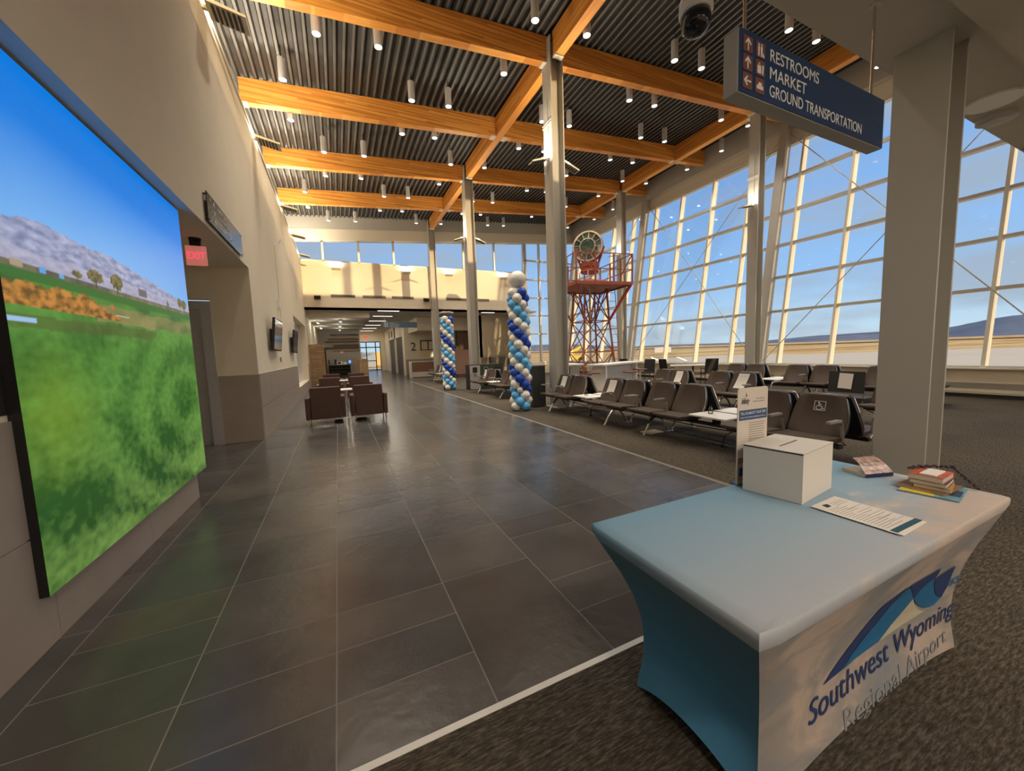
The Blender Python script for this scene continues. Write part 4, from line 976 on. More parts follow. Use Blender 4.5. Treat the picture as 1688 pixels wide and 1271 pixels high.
# ---- ballot box, sign, papers, books
o = thing('comment_box', 'white cardboard box with a slot in the top', 'box', (0, 0, 0))
c0, c1, c2 = Vector((1.846, 1.198, 0)), Vector((1.888, .947, 0)), Vector((2.233, .992, 0)); c3 = c0+c2-c1
zt = .985; zb_ = .7525
b = MB(); b.add([tuple(c+Vector((0,0,zb_))) for c in (c0,c1,c2,c3)]+[tuple(c+Vector((0,0,zt))) for c in (c0,c1,c2,c3)], [(0,1,2,3),(0,1,5,4),(1,2,6,5),(2,3,7,6),(3,0,4,7)]); b.build('box_body', CARD, o)
cc_ = (c0+c2)/2; ex = (c2-c1).normalized(); ey = (c0-c1).normalized()
L1, L2 = (c2-c1).length/2+.001, (c0-c1).length/2+.001
b = MB()
def bp_(a, q, z): p = cc_+ex*a+ey*q; return (p.x, p.y, z)
def lid(a0, a1, q0, q1, z0=zt+.002, z1=zt+.006):
    b.add([bp_(a0,q0,z0),bp_(a1,q0,z0),bp_(a1,q1,z0),bp_(a0,q1,z0),bp_(a0,q0,z1),bp_(a1,q0,z1),bp_(a1,q1,z1),bp_(a0,q1,z1)], [(0,3,2,1),(4,5,6,7),(0,1,5,4),(1,2,6,5),(2,3,7,6),(3,0,4,7)])
lid(-L1, L1, -L2, -.006); lid(-L1, L1, .006, L2); lid(-L1, -.10, -.006, .006); lid(.10, L1, -.006, .006); b.build('box_lid', CARD, o)
b = MB(); lid(-.10, .10, -.0055, .0055, zt-.002, zt+.003); b.build('slot', BLACK, o)
b = MB(); lid(-L1-.0005, -L1+.004, -L2+.004, L2-.004, zt-.003, zt+.0025); b.build('lid_gap_shadow', BLACK, o)  # black strip paints the shadow in the gap under the lid overhang

hx = (1.868, 1.262); th = R(-3)
o = thing('survey_sign', 'upright printed card in a clear holder behind the white box', 'sign', (hx[0], hx[1]-.012, .7525), th)
SWd, SHt = .232, .516
MB().prism(rpoly([(0, 0), (SWd, 0), (SWd, SHt), (0, SHt)], [.004, .004, .02, .02]), -.003, .0, lambda a, b, t: (a, t, b)).build('printed_card', mat('cream_card', (.66, .60, .53), .45), o)
MB().box(0, SWd, -.006, .035, 0, .004).build('holder_foot', CUPG, o)
def flat(name, x0, x1, z0, z1, m, off=.004): return MB().box(x0, x1, -off-.0004, -off, z0, z1).build(name, m, o)
BLUEP = mat('print_navy_band', (.03, .085, .22), .6); GREYT = mat('print_grey_text', (.30, .27, .25), .7)
flat('title_band', .012, .226, .345, .398, BLUEP)
textmesh("TELL US ABOUT YOUR TRIP", .02, 'lettering', LETTER, o, lambda a, b, t: (.02+a, -.0048-t, .374+b), .0003, wid=.195)
textmesh("SHARE YOUR TRAVEL EXPERIENCE WITH US", .01, 'lettering', LETTER, o, lambda a, b, t: (.02+a, -.0048-t, .355+b), .0003, wid=.195)
textmesh("Infinity", .045, 'lettering', DARKTXT, o, lambda a, b, t: (.028+a, -.0043-t, .432+b), .0003, shear=.4, wid=.06)
MB().prism([(.06, .470), (.068, .470), (.064, .492)], 0, .0004, lambda a, b, t: (a, -.0042-t, b)).build('emblem', DARKTXT, o)
for k in range(2): flat('text_line', .115+.02*(1-k), .205, .452-.014*k, .456-.014*k, GREYT)
tl = MB()
for k in range(13): tl.box(.088, .21-(k % 3)*.004, -.0044, -.004, .325-k*.0125, .3285-k*.0125)
tl.build('text_line', GREYT, o)
flat('photo_building', .008, .224, .02, .120, mat('print_sandstone', (.50, .36, .26), .6), .0038)
flat('photo_roof', .008, .11, .115, .145, mat('print_red_roof', (.38, .16, .09), .6), .0045); flat('photo_window', .02, .075, .045, .09, BLUEP, .0045)
# stack of forms
pc = Vector((2.003, .765, 0)); o = thing('paper_form_stack', 'fanned stack of printed white survey forms in front of the box', 'paper', (0, 0, .7525))
q = [Vector(p) for p in ((1.894, .908, 0), (2.115, .918, 0), (2.114, .62, 0), (1.892, .613, 0))]
for k in range(3):
    dd = Vector((.006*(1-k), -.004*(1-k), 0)); a = [p+dd for p in q]; MB().add([(p.x, p.y, .002*k) for p in a]+[(p.x, p.y, .0018+.002*k) for p in a], [(0,3,2,1),(4,5,6,7),(0,1,5,4),(1,2,6,5),(2,3,7,6),(3,0,4,7)]).build('paper_sheet', PAPER, o)
tl = MB(); rx = random.Random(3)
for k in range(20):
    if k in (0, 1, 2): x0, x1 = 1.99, 2.09
    else: x0, x1 = 1.905, 1.96+rx.random()*.13
    y = .885-k*.0118; tl.box(x0, x1, y, y+.0022, .0062, .0064)
    if k > 3 and k % 3 == 0: tl.box(1.985, 2.10, y+.004, y+.006, .0062, .0064)
tl.build('text_line', GREYT, o)
MB().box(1.895, 2.112, .625, .648, .0062, .0066).build('footer_band', mat('print_teal_band', (.03, .10, .14), .6), o)
MB().prism(rpoly([(1.93, .868), (1.965, .868), (1.975, .89), (1.94, .895)], .005), .0062, .0065, lambda a, b, t: (a, b, t)).build('emblem', DARKTXT, o)
# paperback leaning open disc case
def bookm(name, c): return mat(name, c, .45, noise=.35, scale=22)
PAGES = mat('page_edges', (.55, .50, .40), .8)
def book(name, label, cx, cy, z, lx, ly, h, rot, cover, group=None, cat='book', spine=None):
    o = thing(name, label, cat, (cx, cy, z), rot, group)
    MB().box(-lx/2+.002, lx/2-.003, -ly/2+.003, ly/2-.003, .0015, h-.0015).build('page_block', PAGES, o)
    MB().box(-lx/2, lx/2, -ly/2, ly/2, h-.0015, h).build('front_cover', cover, o); MB().box(-lx/2, lx/2, -ly/2, ly/2, 0, .0015).build('back_cover', cover, o)
    MB().box(lx/2-.002, lx/2, -ly/2, ly/2, 0, h).build('spine', spine or cover, o); return o
o = thing('paperback_book', 'paperback at the back of the table with its purple and tan cover curling open', 'book', (0, 0, 0))
ha, hb, hc, hd = (2.544, .979), (2.707, .925), (2.757, 1.05), (2.593, 1.104)
MB().hexa([(*q, .7525) for q in (ha, hb, hc, hd)], [(*q, .770) for q in (ha, hb, hc, hd)]).build('page_block', PAGES, o)
MB().hexa([(ha[0], ha[1]-.001, .7524), (hb[0], hb[1]-.001, .7524), (hb[0]+.001, hb[1]+.003, .7524), (ha[0]+.001, ha[1]+.003, .7524)], [(ha[0], ha[1]-.001, .772), (hb[0], hb[1]-.001, .772), (hb[0]+.001, hb[1]+.003, .772), (ha[0]+.001, ha[1]+.003, .772)]).build('spine', mat('dark_navy_spine', (.02, .02, .08), .4), o)
b = MB(); n_ = 6; rows = []
for k in range(n_+1):
    t = k/n_; cv = .012*math.sin(PI*t)
    p = Vector((ha[0], ha[1], .772)).lerp(Vector((2.585, 1.055, .838)), t)+Vector((0, 0, cv)); q = Vector((hb[0], hb[1], .772)).lerp(Vector((2.725, 1.02, .838)), t)+Vector((0, 0, cv)); rows.append((p, q))
for (p, q), (p2, q2) in zip(rows, rows[1:]):
    u_ = Vector((0, .0008, .0015)); b.hexa([tuple(p), tuple(q), tuple(q2), tuple(p2)], [tuple(p+u_), tuple(q+u_), tuple(q2+u_), tuple(p2+u_)])
b.build('open_cover', mat('purple_tan_cover', (.40, .27, .24), .3, noise=.65, scale=38), o)
bookst = [('magazine', 'light blue and yellow magazine at the bottom of the book pile', 2.60, .745, .25, .20, .006, 5, bookm('blue_yellow_cover', (.16, .36, .48))),
          ('magazine', 'dark orange magazine second from the bottom of the book pile', 2.625, .765, .22, .17, .008, -4, bookm('dark_orange_cover', (.25, .12, .05))),
          ('paperback_book', 'yellow and red paperback in the lower middle of the book pile', 2.64, .752, .185, .125, .016, 8, bookm('yellow_red_cover', (.62, .33, .05))),
          ('paperback_book', 'thick purple spined paperback just below the top book', 2.63, .757, .17, .125, .022, 3, mat('purple_spine', (.06, .035, .09), .4)),
          ('paperback_book', 'thick orange-red paperback on top of the pile', 2.625, .76, .17, .12, .026, 0, bookm('orange_red_cover', (.50, .10, .04)))]
z = .7525
for (nm, lb, x, y, lx, ly, h, a, m) in bookst:
    book(nm, lb, x, y, z, lx, ly, h, R(a+4), m, 'pile of books on the table', 'magazine' if nm == 'magazine' else 'book'); z += h+.0005
mg = [q for q in bpy.data.objects if q.name == 'magazine'][0]
MB().box(-.125, -.045, -.02, .095, .0061, .0064).build('cover_patch', mat('yellow_print', (.75, .60, .05), .4), mg); MB().box(-.06, .05, -.095, -.06, .0061, .0064).build('cover_patch', mat('dark_print_patch', (.03, .05, .08), .4), mg)
tag(MB().obox((2.615, .752, z+.0035), .13, .055, .006, (0, 0, R(2))).build('note_card', PAPER), 'narrow blank white card lying on the pile of books', 'card')
# beaded chain draped over the pile
b = MB(); pts = []
for k in range(58):
    t = k/57
    if t < .7: x = 2.58+.20*(t/.7); y = .822-.10*(t/.7)**2; zc = z+.012+.004*math.sin(k)
    else: q_ = (t-.7)/.3; x = 2.755+.01*q_; y = .722-.085*q_; zc = (z+.012)*(1-q_)+.758*q_ if q_ < 1 else .758
    pts.append((x+.004*math.sin(k*1.9), y+.004*math.cos(k*2.3), max(zc, .760)))
for p in pts: b.lathe([(0, -.006), (.0045, -.004), (.006, 0), (.0045, .004), (0, .006)], p, 8)
b.tube(pts, .002, 5)
tag(b.build('bead_chain', mat('dark_maroon_beads', (.05, .03, .035), .35)), 'dark braided bead chain draped over the pile of books', 'chain')

# ================================================================== TANDEM SEATING
kit = {}
def kitmesh(key, maker, mats, smooth=False):
    if key not in kit:
        o = maker().build(key, mats, None, smooth); kit[key] = o.data; bpy.data.objects.remove(o)
    return kit[key]
def inst(name, me, parent, loc=(0,0,0)):
    o = bpy.data.objects.new(name, me); COL.objects.link(o); o.parent = parent; o.location = loc; return o
# local frame: sitter faces -x, module centre at y=0
BX0, BZ0, BX1, BZ1 = -.235, .405, -.065, .868
def backpt(a, b, t):      # a across (y), b along the back 0..1, t thickness outwards to the front
    bow = .03*math.sin(PI*b)
    x = BX0+(BX1-BX0)*b+bow; z = BZ0+(BZ1-BZ0)*b
    n = Vector((BZ1-BZ0, BX0-BX1)).normalized()
    return (x-n.x*t, a, z-n.y*t)
def backpoly(n=6, g=0.0):
    w0, w1 = .285-g, .235-g; pts = []
    left = [(w0-.03, 0+g), (w0, .10), (w0+.003, .3), (w0-.012, .62), (w1+.004, .90), (w1-.035, 1-g)]
    return [(p, q) for p, q in left]+[(-p, q) for p, q in reversed(left)]
def strips(t0, t1, g=0):
    b = MB(); pl = []
    ys_ = [0+g, .05, .12, .22, .34, .46, .58, .7, .8, .88, .94, .98, 1-g*.6]
    def half(q): return seg([(0, .245), (.05, .275), (.15, .288), (.35, .286), (.6, .274), (.85, .245), (.94, .232), (.98, .215), (1, .19)], q)-g
    vs = []
    for q in ys_:
        h = half(q)
        for a in (-h, -h*.5, 0, h*.5, h): vs.append(backpt(a, q, t0))
    for q in ys_:
        h = half(q)
        for a in (-h, -h*.5, 0, h*.5, h): vs.append(backpt(a, q, t1))
    n = len(ys_); o = n*5; fs = []
    for j in range(n-1):
        for k in range(4):
            fs.append((j*5+k, j*5+k+1, (j+1)*5+k+1, (j+1)*5+k)); fs.append((o+j*5+k, o+(j+1)*5+k, o+(j+1)*5+k+1, o+j*5+k+1))
        fs.append((j*5, (j+1)*5, o+(j+1)*5, o+j*5)); fs.append((j*5+4, o+j*5+4, o+(j+1)*5+4, (j+1)*5+4))
    for k in range(4): fs.append((k, o+k, o+k+1, k+1)); fs.append(((n-1)*5+k, (n-1)*5+k+1, o+(n-1)*5+k+1, o+(n-1)*5+k))
    b.add(vs, fs); return b
def mk_back(): return strips(-.004, .022, .006)
def mk_shell(): return strips(-.05, -.004, .004)
def mk_rim(): return strips(-.008, .002, 0)
def mk_seat():
    b = MB(); pr_ = rpoly([(-.665, .395), (-.20, .375), (-.20, .425), (-.665, .445)], [.02, .005, .02, .02], 3)
    b.prism(pr_, -.275, .275, lambda a, c, t: (a, t, c)); return b
def mk_pan():
    return MB().prism([(-.60, .365), (-.22, .345), (-.22, .378), (-.60, .398)], -.23, .23, lambda a, c, t: (a, t, c))
def mk_arm():
    return MB().tube([(-.24, 0, .36), (-.30, 0, .40), (-.315, 0, .50), (-.33, 0, .585), (-.36, 0, .62), (-.42, 0, .632), (-.55, 0, .628)], [.018, .018, .016, .015, .016, .017, .012], 8)
def mk_pad(): return MB().prism(rpoly([(-.60, -.025), (-.38, -.028), (-.38, .028), (-.60, .025)], .012, 3), .628, .650, lambda a, c, t: (a, c, t))
def mk_leg():
    b = MB(); f = [(-.59, 0, .012), (-.56, 0, .06), (-.48, 0, .18), (-.40, 0, .27), (-.33, 0, .318), (-.24, 0, .30), (-.14, 0, .20), (-.06, 0, .08), (-.03, 0, .012)]
    b.tube(f, [.018, .018, .022, .025, .028, .025, .022, .018, .018], 8); b.lathe([(.035, 0), (.035, .012), (.0, .014)], (-.59, 0, 0), 12); b.lathe([(.035, 0), (.035, .012), (.0, .014)], (-.03, 0, 0), 12); return b
def mk_table():
    b = MB(); b.prism(rpoly([(-.50, -.30), (-.02, -.30), (-.02, .30), (-.50, .30)], .04, 4), .455, .475, lambda a, c, t: (a, c, t)); return b
def mk_tpost(): return MB().box(-.30, -.22, -.04, .04, .34, .456)
SEATP = [('backrest', 'backrest', mk_back, BROWNU), ('seat', 'seat', mk_seat, BROWNU)]
def bench(label, x, mods, facing=1, group='tandem waiting benches', arms=None, legs=None, ada=None):
    """mods: list of (y, 'S'/'T'); facing +1: sitters look to -x, -1: to +x"""
    ys_ = [m[0] for m in mods]; yc = sum(ys_)/len(ys_)
    o = thing('tandem_bench', label, 'bench', (x, yc, 0), 0 if facing > 0 else PI, group)
    s = 1 if facing > 0 else -1
    for y, k in mods:
        ly = (y-yc)*s
        if k == 'S':
            bk = inst('backrest', kitmesh('seat_backrest', mk_back, BROWNU, True), o, (0, ly, 0))
            inst('back_shell', kitmesh('seat_back_shell', mk_shell, SHELL), bk); inst('edge_trim', kitmesh('seat_edge_trim', mk_rim, CHROME), bk)
            st_ = inst('seat', kitmesh('seat_pad', mk_seat, BROWNU), o, (0, ly, 0)); inst('seat_pan', kitmesh('seat_pan', mk_pan, SHELL), st_)
        else:
            t_ = inst('side_table', kitmesh('side_table_top', mk_table, WHITE), o, (0, ly, 0)); inst('table_post', kitmesh('side_table_post', mk_tpost, SHELL), t_)
    la, lb = min(ys_)-yc-.3, max(ys_)-yc+.3
    MB().box(-.34, -.26, min(la*s, lb*s), max(la*s, lb*s), .315, .355).build('support_beam', BLACKM, o)
    MB().tube([(-.40, la*.9, .33), (-.42, la*.4, .30), (-.40, 0, .32), (-.43, lb*.5, .29), (-.40, lb*.9, .33)], .008, 5).build('cable', BLACK, o)
    for y in (legs or []): inst('leg', kitmesh('bench_leg', mk_leg, CHROME), o, (0, (y-yc)*s, 0))
    for y in (arms or []):
        a_ = inst('armrest', kitmesh('arm_loop', mk_arm, CHROME), o, (0, (y-yc)*s, 0)); inst('arm_pad', kitmesh('arm_pad', mk_pad, mat('grey_arm_pad', (.30, .29, .27), .3)), a_)
    return o
b1 = [(7.87, 'S'), (7.27, 'S'), (6.66, 'T'), (6.06, 'S'), (5.47, 'S'), (4.78, 'S'), (4.19, 'S'), (3.62, 'T'), (3.0, 'S'), (2.41, 'S')]
A1 = [8.18, 7.57, 5.77, 5.16, 5.08, 4.48, 2.69, 2.10]
bench('long brown tandem bench nearest the tiled walkway, ending at the wheelchair seat', 5.215, b1, 1, arms=A1, legs=[7.85, 5.75, 4.72, 2.9])
bench('brown tandem bench back to back with the one nearest the walkway, facing the windows', 5.245, b1, -1, arms=A1, legs=[7.85, 5.75, 4.72, 2.9])
b2 = [(7.55, 'S'), (7.0, 'S'), (6.42, 'T'), (5.88, 'S'), (5.28, 'S')]
bench('brown tandem bench in the second row of seating, facing the walkway', 8.20, b2, 1, arms=[7.3, 5.58, 4.97], legs=[7.3, 5.6])
bench('brown tandem bench in the second row of seating, facing the windows', 8.23, b2, -1, arms=[7.3, 5.58, 4.97], legs=[7.3, 5.6])
b2b = [(2.83, 'S')]
bench('single brown seat half hidden by the broad near column', 8.35, b2b, 1, arms=[], legs=[2.83])
b3 = [(7.66, 'S'), (7.07, 'S'), (6.5, 'T'), (5.94, 'S'), (5.30, 'S'), (4.75, 'T'), (4.18, 'S'), (3.6, 'S')]
bench('brown tandem bench nearest the window wall, facing the walkway', 11.46, b3, 1, arms=[5.62, 5.58, 4.47], legs=[7.3, 5.6, 3.9])
bench('brown tandem bench nearest the window wall, facing the glass', 11.49, b3, -1, arms=[5.62, 4.47], legs=[7.3, 5.6, 3.9])
b4 = [(13.35, 'S'), (12.72, 'S'), (12.1, 'T'), (11.5, 'S'), (10.9, 'S')]
bench('brown tandem bench between the recycling bins and the near balloon column, facing the walkway', 5.215, b4, 1, arms=[13.6, 12.9, 11.8, 11.2], legs=[13.0, 10.95])
bench('brown tandem bench right of the recycling bins, facing the windows', 5.245, b4, -1, arms=[13.6, 12.9, 11.8], legs=[13.0, 10.95])
b5 = [(20.9, 'S'), (20.3, 'S'), (19.7, 'T'), (19.1, 'S'), (18.5, 'S'), (17.9, 'S')]
bench('farthest brown tandem bench, behind the far balloon column', 5.215, b5, 1, arms=[21.2, 20.6, 17.6], legs=[20.1, 18.2])
# wheelchair mark on the end seat
mk = bpy.data.objects.new('wheelchair_mark', None)
bpy.data.objects.remove(mk)
def onback(x, yc, off=.026):
    return lambda a, b, t: (lambda p: (x+p[0], yc-p[1], p[2]))(backpt(a, b, off+t))
b = MB(); f = lambda a, c, t: onback(5.215, 2.41)(a, c, t)
def ln(p, q, w_=.006):
    d_ = Vector((q[0]-p[0], (q[1]-p[1])*.49, 0)).normalized(); nx_, ny_ = -d_.y*w_/2, d_.x*w_/2/.49
    b.prism([(p[0]+nx_, p[1]+ny_), (q[0]+nx_, q[1]+ny_), (q[0]-nx_, q[1]-ny_), (p[0]-nx_, p[1]-ny_)], 0, .001, f)
for p, q in (((-.055, .60), (.055, .60)), ((.055, .60), (.055, .82)), ((.055, .82), (-.055, .82)), ((-.055, .82), (-.055, .60))): ln(p, q)
cir = [(-.008+.028*math.cos(a), .665+.057*math.sin(a)) for a in [R(120+k*22) for k in range(11)]]
for p, q in zip(cir, cir[1:]): ln(p, q, .007)
for p, q in (((-.012, .775), (-.010, .70)), ((-.010, .70), (.020, .70)), ((.020, .70), (.032, .635)), ((.032, .635), (.042, .64)), ((-.011, .745), (.015, .745))): ln(p, q, .009)
b.prism([(-.014+.009*math.cos(a), .79+.018*math.sin(a)) for a in [k*PI/4 for k in range(8)]], 0, .001, f)
wm = b.build('wheelchair_mark', LETTER); nb_ = bpy.data.objects['tandem_bench']; wm.parent = nb_; wm.location = (-nb_.location.x, -nb_.location.y, 0)
wm['label'] = 'white wheelchair symbol'
# paper notices on seats
def notice(x, yc, a0, a1, q0, q1, sk, label):
    b = MB(); f = lambda a, c, t: (lambda p: (x+p[0], yc-p[1], p[2]))(backpt(a, c, .030+t))
    n_ = 6
    for k in range(n_):
        c0, c1 = q0+(q1-q0)*k/n_, q0+(q1-q0)*(k+1)/n_; s0, s1 = sk*(k/n_-.5), sk*((k+1)/n_-.5)
        b.prism([(a0+s0, c0), (a1+s0, c0), (a1+s1, c1), (a0+s1, c1)], 0, .0012, f)
    o = tag(b.build('paper_notice', PAPER), label, 'notice', 'paper notices on the seats')
    l = MB()
    for k in range(9):
        c = q0+(q1-q0)*(.12+.085*k); s = sk*((c-q0)/(q1-q0)-.5); l.prism([(a0+.03+s, c), (a1-.03-(k % 2)*.02+s, c), (a1-.03-(k % 2)*.02+s, c+.006), (a0+.03+s, c+.006)], .0013, .0016, f)
    l.build('text_line', GREYT, o); return o
notice(5.215, 7.87, -.11, .10, .32, .93, .04, 'white paper notice on the first seat, beside the near steel column')
notice(5.215, 6.06, -.12, .10, .32, .93, .05, 'white paper notice on the seat just right of the first side table')
notice(8.20, 7.0, -.10, .11, .25, .92, .05, 'white paper notice on the second row seat behind the near bench')
notice(8.20, 5.28, -.14, .10, .22, .92, .08, 'slanting white paper notice on the second row seat nearest the broad column')
notice(5.215, 13.35, -.10, .10, .25, .93, .0, 'white paper notice on the seat beside the recycling bins')
notice(5.215, 20.3, -.10, .10, .25, .93, .0, 'white paper notice on the farthest bench')
# cups
def cup(x, y, z, label):
    o = thing('plastic_bottle', label, 'bottle', (x, y, z))
    MB().lathe([(.0, .001), (.032, .001), (.034, .05), (.03, .085), (.016, .10), (.016, .125)], n=16).build('bottle_body', CUPG, o, True); MB().lathe([(.017, .115), (.017, .15), (.0, .15)], n=14).build('pump_cap', CUPG, o)
cup(4.93, 6.75, .4755, 'clear sanitizer bottle on the side table next to the paper notice seat'); cup(4.98, 3.74, .4755, 'clear sanitizer bottle on the side table left of the survey sign')
o = tag(MB().prism(rpoly([(-.17, -.12), (.17, -.12), (.17, .12), (-.17, .12)], .02, 3), .0045, .012, lambda a, c, t: (4.93+a, 4.83+c, t)).build('floor_plate', mat('sand_plate', (.55, .48, .36), .6)), 'flat pale plate on the carpet under the near bench', 'plate')
for (x, y, l) in ((5.0, 3.55, 'black cable plug lying near the survey sign under the bench'), (5.05, 6.75, 'black cable plug hanging under the first side table')):
    b = MB(); b.lathe([(0, .005), (.03, .005), (.03, .03), (.012, .05), (0, .05)], (x, y, 0), 12); b.tube([(x, y, .05), (x-.02, y-.05, .2), (x+.02, y-.22, .30), (x, y-.34, .322)], .007, 6)
    tag(b.build('power_plug', BLACK), l, 'cable')
# black display seat back with notice
o = thing('black_chair', 'black square backed chair carrying a paper notice, left of the broad column', 'chair', (8.15, 3.47, 0))
b = MB(); b.obox((0, 0, .76), .03, .52, .38, (0, R(6), 0)); bevel(b.build('backrest', BLACKM, o), .006)
MB().box(.02, .46, -.25, .25, .44, .48).build('seat', BLACKM, o)
for (x, y) in ((.03, -.23), (.03, .23), (.44, -.23), (.44, .23)): MB().tube([(x, y, .004), (x, y, .58 if x < .1 else .44)], .011, 8).build('leg', CHROME, o)
b = MB(); b.obox((-.026, .0, .78), .003, .20, .27, (R(3), R(6), 0)); tag(b.build('paper_notice', PAPER), 'white paper notice on the black square chair back', 'notice', 'paper notices on the seats').location = (8.15, 3.47, 0)

# ================================================================== BALLOON COLUMNS
def balloon_mesh():
    prof_ = [(0, -.130), (.012, -.127)]+[( .122*math.sin(PI*k/16)*(1 if k < 8 else 1), .122*-math.cos(PI*k/16)) for k in range(2, 16)]+[(0, .122)]
    return MB().lathe(prof_, n=24)
bmw = kitmesh('balloon_white', balloon_mesh, BALW, True); bml = kitmesh('balloon_light', balloon_mesh, BALL, True); bmd = kitmesh('balloon_dark', balloon_mesh, BALD, True)
def balloons(label, x, y, top, rot0, seed, rr=.168):
    o = thing('balloon_column', label, 'balloons', (x, y, 0), 0, 'balloon columns')
    MB().tube([(0, 0, .004), (0, 0, top)], .012, 6).build('pole', WHITE, o); MB().lathe([(.14, .004), (.14, .02), (0, .02)], n=20).build('base_plate', WHITE, o)
    rg = random.Random(seed); n = 21; dzl = (top-.24)/(n-1)
    cyc = [bmw, bmd, bmw, bml]
    for i in range(n):
        for k in range(4):
            a = rot0+k*PI/2+(i % 2)*PI/4
            # spiral: colour index follows angle - height
            idx = (k*2+(i % 2)+i) // 2 % 4
            s = rg.uniform(.92, 1.04)
            if i == 3 and k == 2: s = .62
            ob = inst('balloon', cyc[idx], o, (rr*math.cos(a), rr*math.sin(a), .125+dzl*i+rg.uniform(-.01, .01)))
            ob.scale = (s, s, s); ob.rotation_euler = (0, R(90), a+PI)
    return o
bc1 = balloons('near balloon column of white, light blue and royal blue balloons with a big white top', 4.16, 8.45, 3.05, .2, 1)
big = inst('top_balloon', bmw, bc1, (0, 0, 3.27)); big.scale = (1.75, 1.75, 1.7); big['label'] = 'large white top balloon'
bc2 = balloons('far balloon column of white and blue balloons beside the recycling bins', 4.13, 15.05, 3.02, .9, 2)
st5 = [((.30 if k % 2 == 0 else .15)*math.cos(PI*k/5), (.30 if k % 2 == 0 else .15)*math.sin(PI*k/5)) for k in range(10)]
MB().prism(st5, 3.15, 3.21, lambda a, c, t: (a, c, t)).build('foil_star', mat('silver_foil', (.7, .7, .68), .2, .6), bc2)

# ================================================================== BINS AND CABINET
def bin_(label, x, y, w_, d_, h, m, hole, face=None, rz=0, group='recycling bins'):
    o = thing('recycling_bin', label, 'bin', (x, y, 0), rz, group)
    MB().box(-w_/2, w_/2, -d_/2, d_/2, .02, h).build('bin_body', m, o); MB().box(-w_/2-.005, w_/2+.005, -d_/2-.005, d_/2+.005, h, h+.02).build('bin_lid', DKGREY, o); MB().box(-w_/2+.02, w_/2-.02, -d_/2+.02, d_/2-.02, .005, .02).build('plinth', BLACK, o)
    if face: MB().box(-w_/2+.01, w_/2-.01, -d_/2-.006, -d_/2, .03, h-.01).build('front_panel', face, o)
    return o
o = bin_('silver fronted waste bin beside the far balloon column', 4.98, 14.5, .46, .5, 1.0, BLACKM, 'sq', mat('silver_bin_front', (.40, .37, .34), .5))
MB().prism(rpoly([(-.10, .70), (.10, .70), (.10, .92), (-.10, .92)], .04), 0, .004, lambda a, c, t: (a, -.256-t, c)).build('opening', BLACK, o); MB().box(-.045, .045, -.262, -.256, .56, .65).build('label_plate', BLACK, o)
o = bin_('dark green bin with a round opening', 5.46, 14.5, .48, .5, 1.0, GREENB, 'o')
MB().lathe([(.10, 0), (.10, -.006), (.07, -.006), (.07, -.001)], (0, -.252, .83), 20, axis='y').build('ring', VENT, o); MB().lathe([(.07, -.003), (0, -.003)], (0, -.252, .83), 20, axis='y').build('opening', BLACK, o)
o = bin_('dark green bin with a slot opening, right end of the row', 5.96, 14.5, .5, .5, 1.0, GREENB, '-')
MB().prism(rpoly([(-.15, .82), (.15, .82), (.15, .91), (-.15, .91)], .04), 0, .004, lambda a, c, t: (a, -.252-t, c)).build('opening', BLACK, o)
o = thing('waste_cabinet', 'tall plain charcoal cabinet right of the near balloon column', 'cabinet', (4.78, 8.82, 0))
MB().box(-.20, .19, -.22, .25, .03, 1.08).build('cabinet_body', DKGREY, o); MB().box(-.215, .205, -.235, .26, 1.08, 1.11).build('cabinet_top', mat('dark_stone_top', (.10, .095, .085), .4), o); MB().box(-.17, .16, -.19, .2, .005, .03).build('plinth', BLACK, o)
MB().box(-.012, -.008, -.223, -.219, .06, 1.06).build('door_gap', BLACK, o)

# ================================================================== LOUNGE CHAIRS
def lounge():
    r = thing('lounge_chair', 'nearest left brown lounge chair seen from behind', 'armchair', (0, 0, 0), 0, 'brown lounge chairs in two columns')
    bevel(MB().box(-.30, .30, .02, .16, .16, .86).build('backrest', LEATH, r), .015)
    bevel(MB().box(-.40, -.31, .0, .72, .16, .64).build('armrest', LEATH, r), .02); bevel(MB().box(.31, .40, .0, .72, .16, .64).build('armrest', LEATH, r), .02)
    bevel(MB().box(-.305, .305, .17, .70, .18, .44).build('seat', LEATH, r), .03)
    for x in (-.35, .35):
        for y in (.05, .66): MB().add([(x-.012,y-.012,.002),(x+.012,y-.012,.002),(x+.012,y+.012,.002),(x-.012,y+.012,.002),(x-.022,y-.022,.165),(x+.022,y-.022,.165),(x+.022,y+.022,.165),(x-.022,y+.022,.165)], [(0,3,2,1),(4,5,6,7),(0,1,5,4),(1,2,6,5),(2,3,7,6),(3,0,4,7)]).build('leg', CHROME, r)
    return r
lc = lounge(); lc.location = (-.31, 9.1, 0)
for k, (y, lb) in enumerate(((9.1, 'nearest'), (13.3, 'middle'), (16.2, 'farthest'))):
    for sx_, nm in ((-.31, 'left'), (.59, 'right')):
        if k == 0 and sx_ < 0: continue
        dup(lc, (sx_+.02*k, y, 0), 0, '%s %s brown lounge chair seen from behind' % (lb, nm))
for k, (y, lb) in enumerate(((9.95, 'nearest'), (13.9, 'farther'))):
    o = thing('side_table', '%s small white side table between the lounge chairs' % lb, 'table', (.14, y, 0), 0, 'white lounge side tables')
    bevel(MB().box(-.13, .13, -.22, .22, .70, .73).build('tabletop', WHITE, o), .006); MB().tube([(0, 0, .03), (0, 0, .70)], .02, 10).build('pole', CHROME, o); MB().lathe([(.045, .002), (.045, .015), (.02, .03)], n=20).build('base', CHROME, o)
